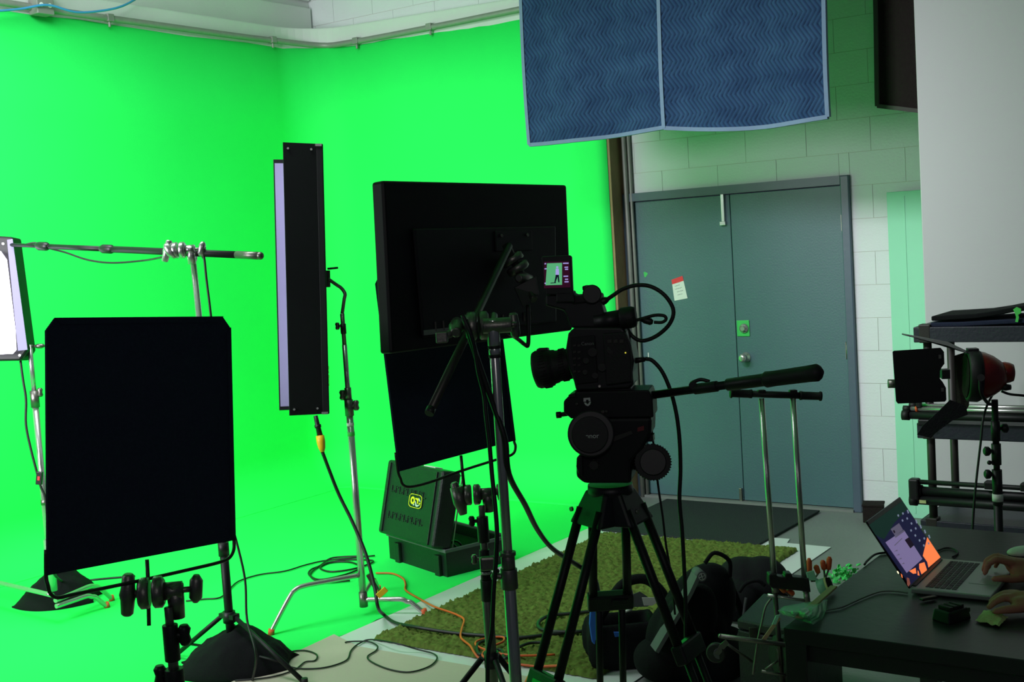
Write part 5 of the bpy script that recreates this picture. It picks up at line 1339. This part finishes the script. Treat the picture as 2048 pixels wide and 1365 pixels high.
# ================================================================== SHELF RACK
RX0, RX1, RY0, RY1 = -1.617, -.76, 5.6, 5.98
rk = thing('shelf_rack', ((RX0+RX1)/2, (RY0+RY1)/2, 0), 'dark plastic shelf rack with round posts against the right partition', 'shelf')
for x in (RX0, RX1):
    for y in (RY0, RY1): MB().cyl((x, y, 0), (x, y, 1.30), .0185).build('post', 'shelfpost', rk)
zs = (1.315, .875, .425)
for z in zs:
    b = MB(); b.box(((RX0+RX1)/2, (RY0+RY1)/2, z-.008), (RX1-RX0+.10, RY1-RY0+.08, .016))
    b.box(((RX0+RX1)/2, RY0-.035, z-.035), (RX1-RX0+.10, .012, .07)); b.box(((RX0+RX1)/2, RY1+.035, z-.035), (RX1-RX0+.10, .012, .07))
    for x in (RX0-.045, RX1+.045): b.box((x, (RY0+RY1)/2, z-.035), (.012, RY1-RY0+.06, .07))
    sh_ = b.build('shelf_board', 'shelf', rk, bevel=.004)
    for x in (RX0, RX1): MB().box((x, RY0-.012, z-.03), (.055, .06, .085)).build('corner_socket', 'shelfpost', sh_, bevel=.006)
# folded black flags on top
def slab(name, pts_top, th, Y0, Y1, mt, label):
    top = [onY(a, b, Y0) for a, b in pts_top]
    mm = MB(); n = len(top); V = []
    for Y in (Y0, Y1):
        for p in top: V += [V3(p.x, Y, p.z), V3(p.x, Y, p.z-th)]
    Fc = []
    for i in range(n-1):
        a = 2*i; b = 2*n+2*i
        Fc += [(a, a+2, a+3, a+1), (b, b+1, b+3, b+2), (a, b, b+2, a+2), (a+1, a+3, b+3, b+1)]
    Fc += [(0, 1, 2*n+1, 2*n), (2*n-2, 4*n-2, 4*n-1, 2*n-1)]
    mm.add(V, Fc); o = mm.build(name, mt, bevel=.006, seg=3); tag(o, label, 'folded flag'); return o
slab('folded_flag', [(1862, 633), (1900, 631), (1950, 628), (1990, 622), (2030, 614), (2110, 606)], .022, 5.58, 5.92, 'pack', 'upper flat black folded flag on the rack top with a curved edge')
slab('folded_flag', [(1860, 646), (1920, 645), (1990, 641), (2050, 638), (2110, 632)], .020, 5.57, 5.95, 'flag', 'lower flat black folded flag lying directly on the rack top shelf')
q = onY(2034, 630, 5.562); tag(MB().prism([q+V3(a, 0, b) for a, b in ((-.007, -.03), (.004, -.032), (.009, -.01), (.006, .0), (.018, .008), (.018, .026), (.0, .034), (-.014, .024), (-.006, .004), (-.003, -.01))], (0, -.006, 0)).build('tape_strip', 'greentape'), 'bright green tape tag on the folded flags on top of the rack', 'tape')
def lying_stand(name, px0, py0, Y, L, r, mts, label, spread=.02):
    a = onY(px0, py0, Y); root = thing(name, a+V3(L/2, 0, 0), label, 'stand')
    for i, (dy, dz, mt) in enumerate(mts):
        MB().cyl(a+V3(.02*i, dy, dz), a+V3(L-.03*i, dy, dz), r, n=12).build('tube', mt, root)
        MB().cyl(a+V3(.02*i-.012, dy, dz), a+V3(.02*i+.02, dy, dz), r*1.35).build('end_cap', 'rubber', root)
    return root, a
root, a = lying_stand('folded_stand', 1812, 818, 5.56, .95, .011, ((0, 0, 'chrome'), (.03, .012, 'chrome'), (.05, -.002, 'steel')), 'folded chrome light stand lying on the middle shelf behind the red lamp')
MB().cyl(a+V3(.045, 0, -.002), a+V3(.055, 0, 0), .0145).build('orange_band', 'orange', root); MB().box(a+V3(.06, 0, .028), (.02, .03, .04)).build('clamp_block', 'black', root, bevel=.003)
root, a = lying_stand('folded_stand', 1810, 831, 5.54, .95, .017, ((0, -.0, 'blackmetal'), (.04, -.0, 'blackmetal')), 'folded black light stand lying at the front of the middle shelf')
MB().box(a+V3(.09, 0, -.03), (.06, .03, .03)).build('foot_block', 'black', root, bevel=.006)
root, a = lying_stand('folded_tripod', 1826, 1000, 5.53, 1.0, .020, ((0, 0, 'blackmetal'), (.012, .042, 'blackmetal'), (.05, .02, 'blackmetal')), 'folded black tripod lying on the lower shelf of rack')
MB().cyl(a+V3(.02, .0, .085), a+V3(.95, 0, .083), .011).build('tube', 'blackmetal', root)
MB().box(a+V3(.01, 0, .05), (.045, .05, .10)).build('tripod_joint', 'black', root, bevel=.008); MB().box(a+V3(.05, -.021, -.002), (.03, .004, .014)).build('brass_plate', 'moss', root)
for x in (.35, .5, .62): MB().box(a+V3(x, 0, .09), (.06, .05, .035)).build('leg_lock', 'black', root, bevel=.005)

# ------------------------------------------------------------------ red spotlight
DL = 4.75
K = Frame(at(1960, 755, DL), -10); s_ = K.mpp()
def P(px, py, y=0.0): return K.p(px, py, y)
rl = thing('red_spotlight', P(1985, 800), 'red open-face film lamp with black barn doors in front of the shelf rack', 'light')
a = P(1940, 748); b = P(2004, 748, .0); dd = (b-a).normalized()
MB().lathe(P(1948, 752), dd, [(0, 50*s_), (8*s_, 50*s_), (20*s_, 47*s_), (36*s_, 40*s_), (50*s_, 30*s_), (58*s_, 22*s_), (60*s_, 18*s_)], 32).build('lamp_housing', 'red', rl)
MB().lathe(P(2003, 746), dd, [(0, 21*s_), (6*s_, 22*s_), (15*s_, 20*s_), (22*s_, 17*s_), (24*s_, 10*s_)], 24).build('focus_knob', 'red', rl)
MB().lathe(P(1932, 752), dd, [(0, 47*s_), (3*s_, 52*s_), (20*s_, 53*s_), (26*s_, 50*s_)], 32).build('front_ring', 'rubber', rl)
MB().cyl(P(1930, 752), P(1932, 752), 44*s_, n=30).build('lamp_glass', 'darkbrown', rl)
def leaf(pts, ys, mt, name='barn_door', lab=None):
    q = [P(x, y, yy) for (x, y), yy in zip(pts, ys)]
    nrm = (q[1]-q[0]).cross(q[2]-q[0]).normalized()
    return MB().prism(q, nrm*.002).build(name, mt, rl, lab, bevel=.0008)
L1 = leaf(((1785, 704), (1788, 702), (1881, 696), (1888, 704), (1889, 728), (1883, 736), (1880, 743), (1880, 758), (1885, 764), (1892, 776), (1893, 800), (1890, 804), (1796, 808), (1792, 803)), [-.12]*14, 'blackmetal')
MB().box(P(1890, 748, -.1), (.03, .05, .035), K).build('barn_door_hinge', 'black', rl)
MB().box(P(1880, 714, -.122), (.009, .004, .014), K).box(P(1885, 780, -.122), (.009, .004, .014), K).build('rivet', 'steel', L1)
leaf(((1804, 667), (1896, 684), (1938, 704), (1936, 708), (1896, 692), (1804, 669)), (.06, .06, .0, -.04, -.06, -.08), 'case')
leaf(((1908, 712), (1934, 704), (1940, 760), (1938, 812), (1926, 832), (1912, 812)), (.06, .05, .05, .05, .06, .08), 'darkbrown')
leaf(((1900, 800), (1932, 812), (1936, 830), (1905, 842), (1872, 866), (1862, 877), (1834, 870), (1845, 852), (1878, 822)), (-.04,)*9, 'case')
MB().cyl(P(1776, 768, .05), P(1795, 768, .05), 9*s_, n=16).build('side_bolt', 'steel', rl)
MB().box(P(1945, 700, .0), (.04, .05, .012), K).build('top_bracket', 'black', rl, bevel=.002)
yk = [P(1960, 752, -.11), P(1962, 785, -.11), P(1975, 806, -.08), P(1985, 810, 0), P(1975, 806, .08), P(1962, 785, .11), P(1960, 752, .11)]
MB().tube(yk, .007, 8).build('yoke', 'black', rl)
MB().cyl(P(1962, 756, -.125), P(1962, 756, -.1), .014).build('yoke_knob', 'black', rl); MB().lathe(P(2000, 775, -.03), dd, [(0, .01), (.02, .014), (.04, .010)]).build('rear_knob', 'black', rl)
sp_ = at(1994, 950, DL); x, y = sp_.x, sp_.y
rs = thing('lamp_stand', (x, y, 0), 'black light stand with knobs and white tape holding the red lamp behind the desk', 'stand')
for y0, y1, r_, mt, nm in ((4, 1000, .0165, 'blackmetal', 'column'), (1010, 940, .019, 'black', 'collar'), (942, 925, .012, 'blackmetal', 'riser'), (930, 888, .018, 'black', 'collar'), (890, 800, .0125, 'blackmetal', 'riser'), (882, 842, .017, 'black', 'collar'), (1003, 988, .0205, 'paper', 'tape_wrap')):
    z0 = .02 if y0 == 4 else vz(x, y, y0)
    MB().cyl((x, y, z0), (x, y, vz(x, y, y1)), r_).build(nm, mt, rs)
for py, d in ((902, -RH), (948, -RH), (858, RH), (925, -RH)):
    q = V3(x, y, vz(x, y, py))
    if py == 925: MB().cyl(q, q+d*.025, .006).sph(q+d*.028, .009, 8).build('pin', 'black', rs)
    else: MB().cyl(q, q+d*.03, .007).lathe(q+d*.022, d, [(0, .010), (.008, .018), (.02, .019), (.026, .012)], 12).build('knob', 'black', rs)
for k in range(3):
    a = math.radians(70+120*k); d = V3(math.cos(a), math.sin(a), 0); f = V3(x, y, .012)+d*.42
    MB().cyl(V3(x, y, .5)+d*.02, f, .009).build('leg', 'blackmetal', rs); MB().cyl(f-V3(0, 0, .01), f+V3(0, 0, .02), .012).build('foot_cap', 'rubber', rs)
MB().cyl((x, y, .47), (x, y, .53), .024).build('leg_hub', 'black', rs)
tag(MB().tube([at(1985, 790, DL+.05), at(1974, 812, DL+.03), at(1966, 840, DL), at(1962, 880, DL-.02), at(1955, 940, DL-.03), at(1949, 1000, DL-.03), at(1945, 1060, DL-.03), at(1940, 1130, DL-.03)], .0045).build('lamp_cable', 'cable'), 'black lamp cable hanging down beside the lamp stand behind the desk', 'cable')
tag(MB().tube([at(2003, 783, DL+.02), at(2020, 789, DL+.02), at(2048, 792, DL+.02), at(2100, 800, DL+.02)], .005).build('lamp_lead', 'cable'), 'black lead leaving the rear of the red lamp to the right edge', 'cable')
g = onZ(1385, 1368); g.z = 0
g = thing('equipment_bag', g, 'large soft black bag on the floor between the tripod leg and hand cart', 'bag')
c0 = g.location.copy()
lump('bag_body', [(c0+RH*a+FH*b+ZV*.09, .105, (1.1, .9, .9)) for a, b in ((-.12, .05), (0, .04), (.12, .02), (.0, .14), (.16, .14))], 'pack', g, .012)
MB().tube([c0+RH*-.1+ZV*.17, c0+RH*-.04+ZV*.235, c0+RH*.06+ZV*.235, c0+RH*.12+ZV*.17], .009).build('bag_handle', 'pack', g)
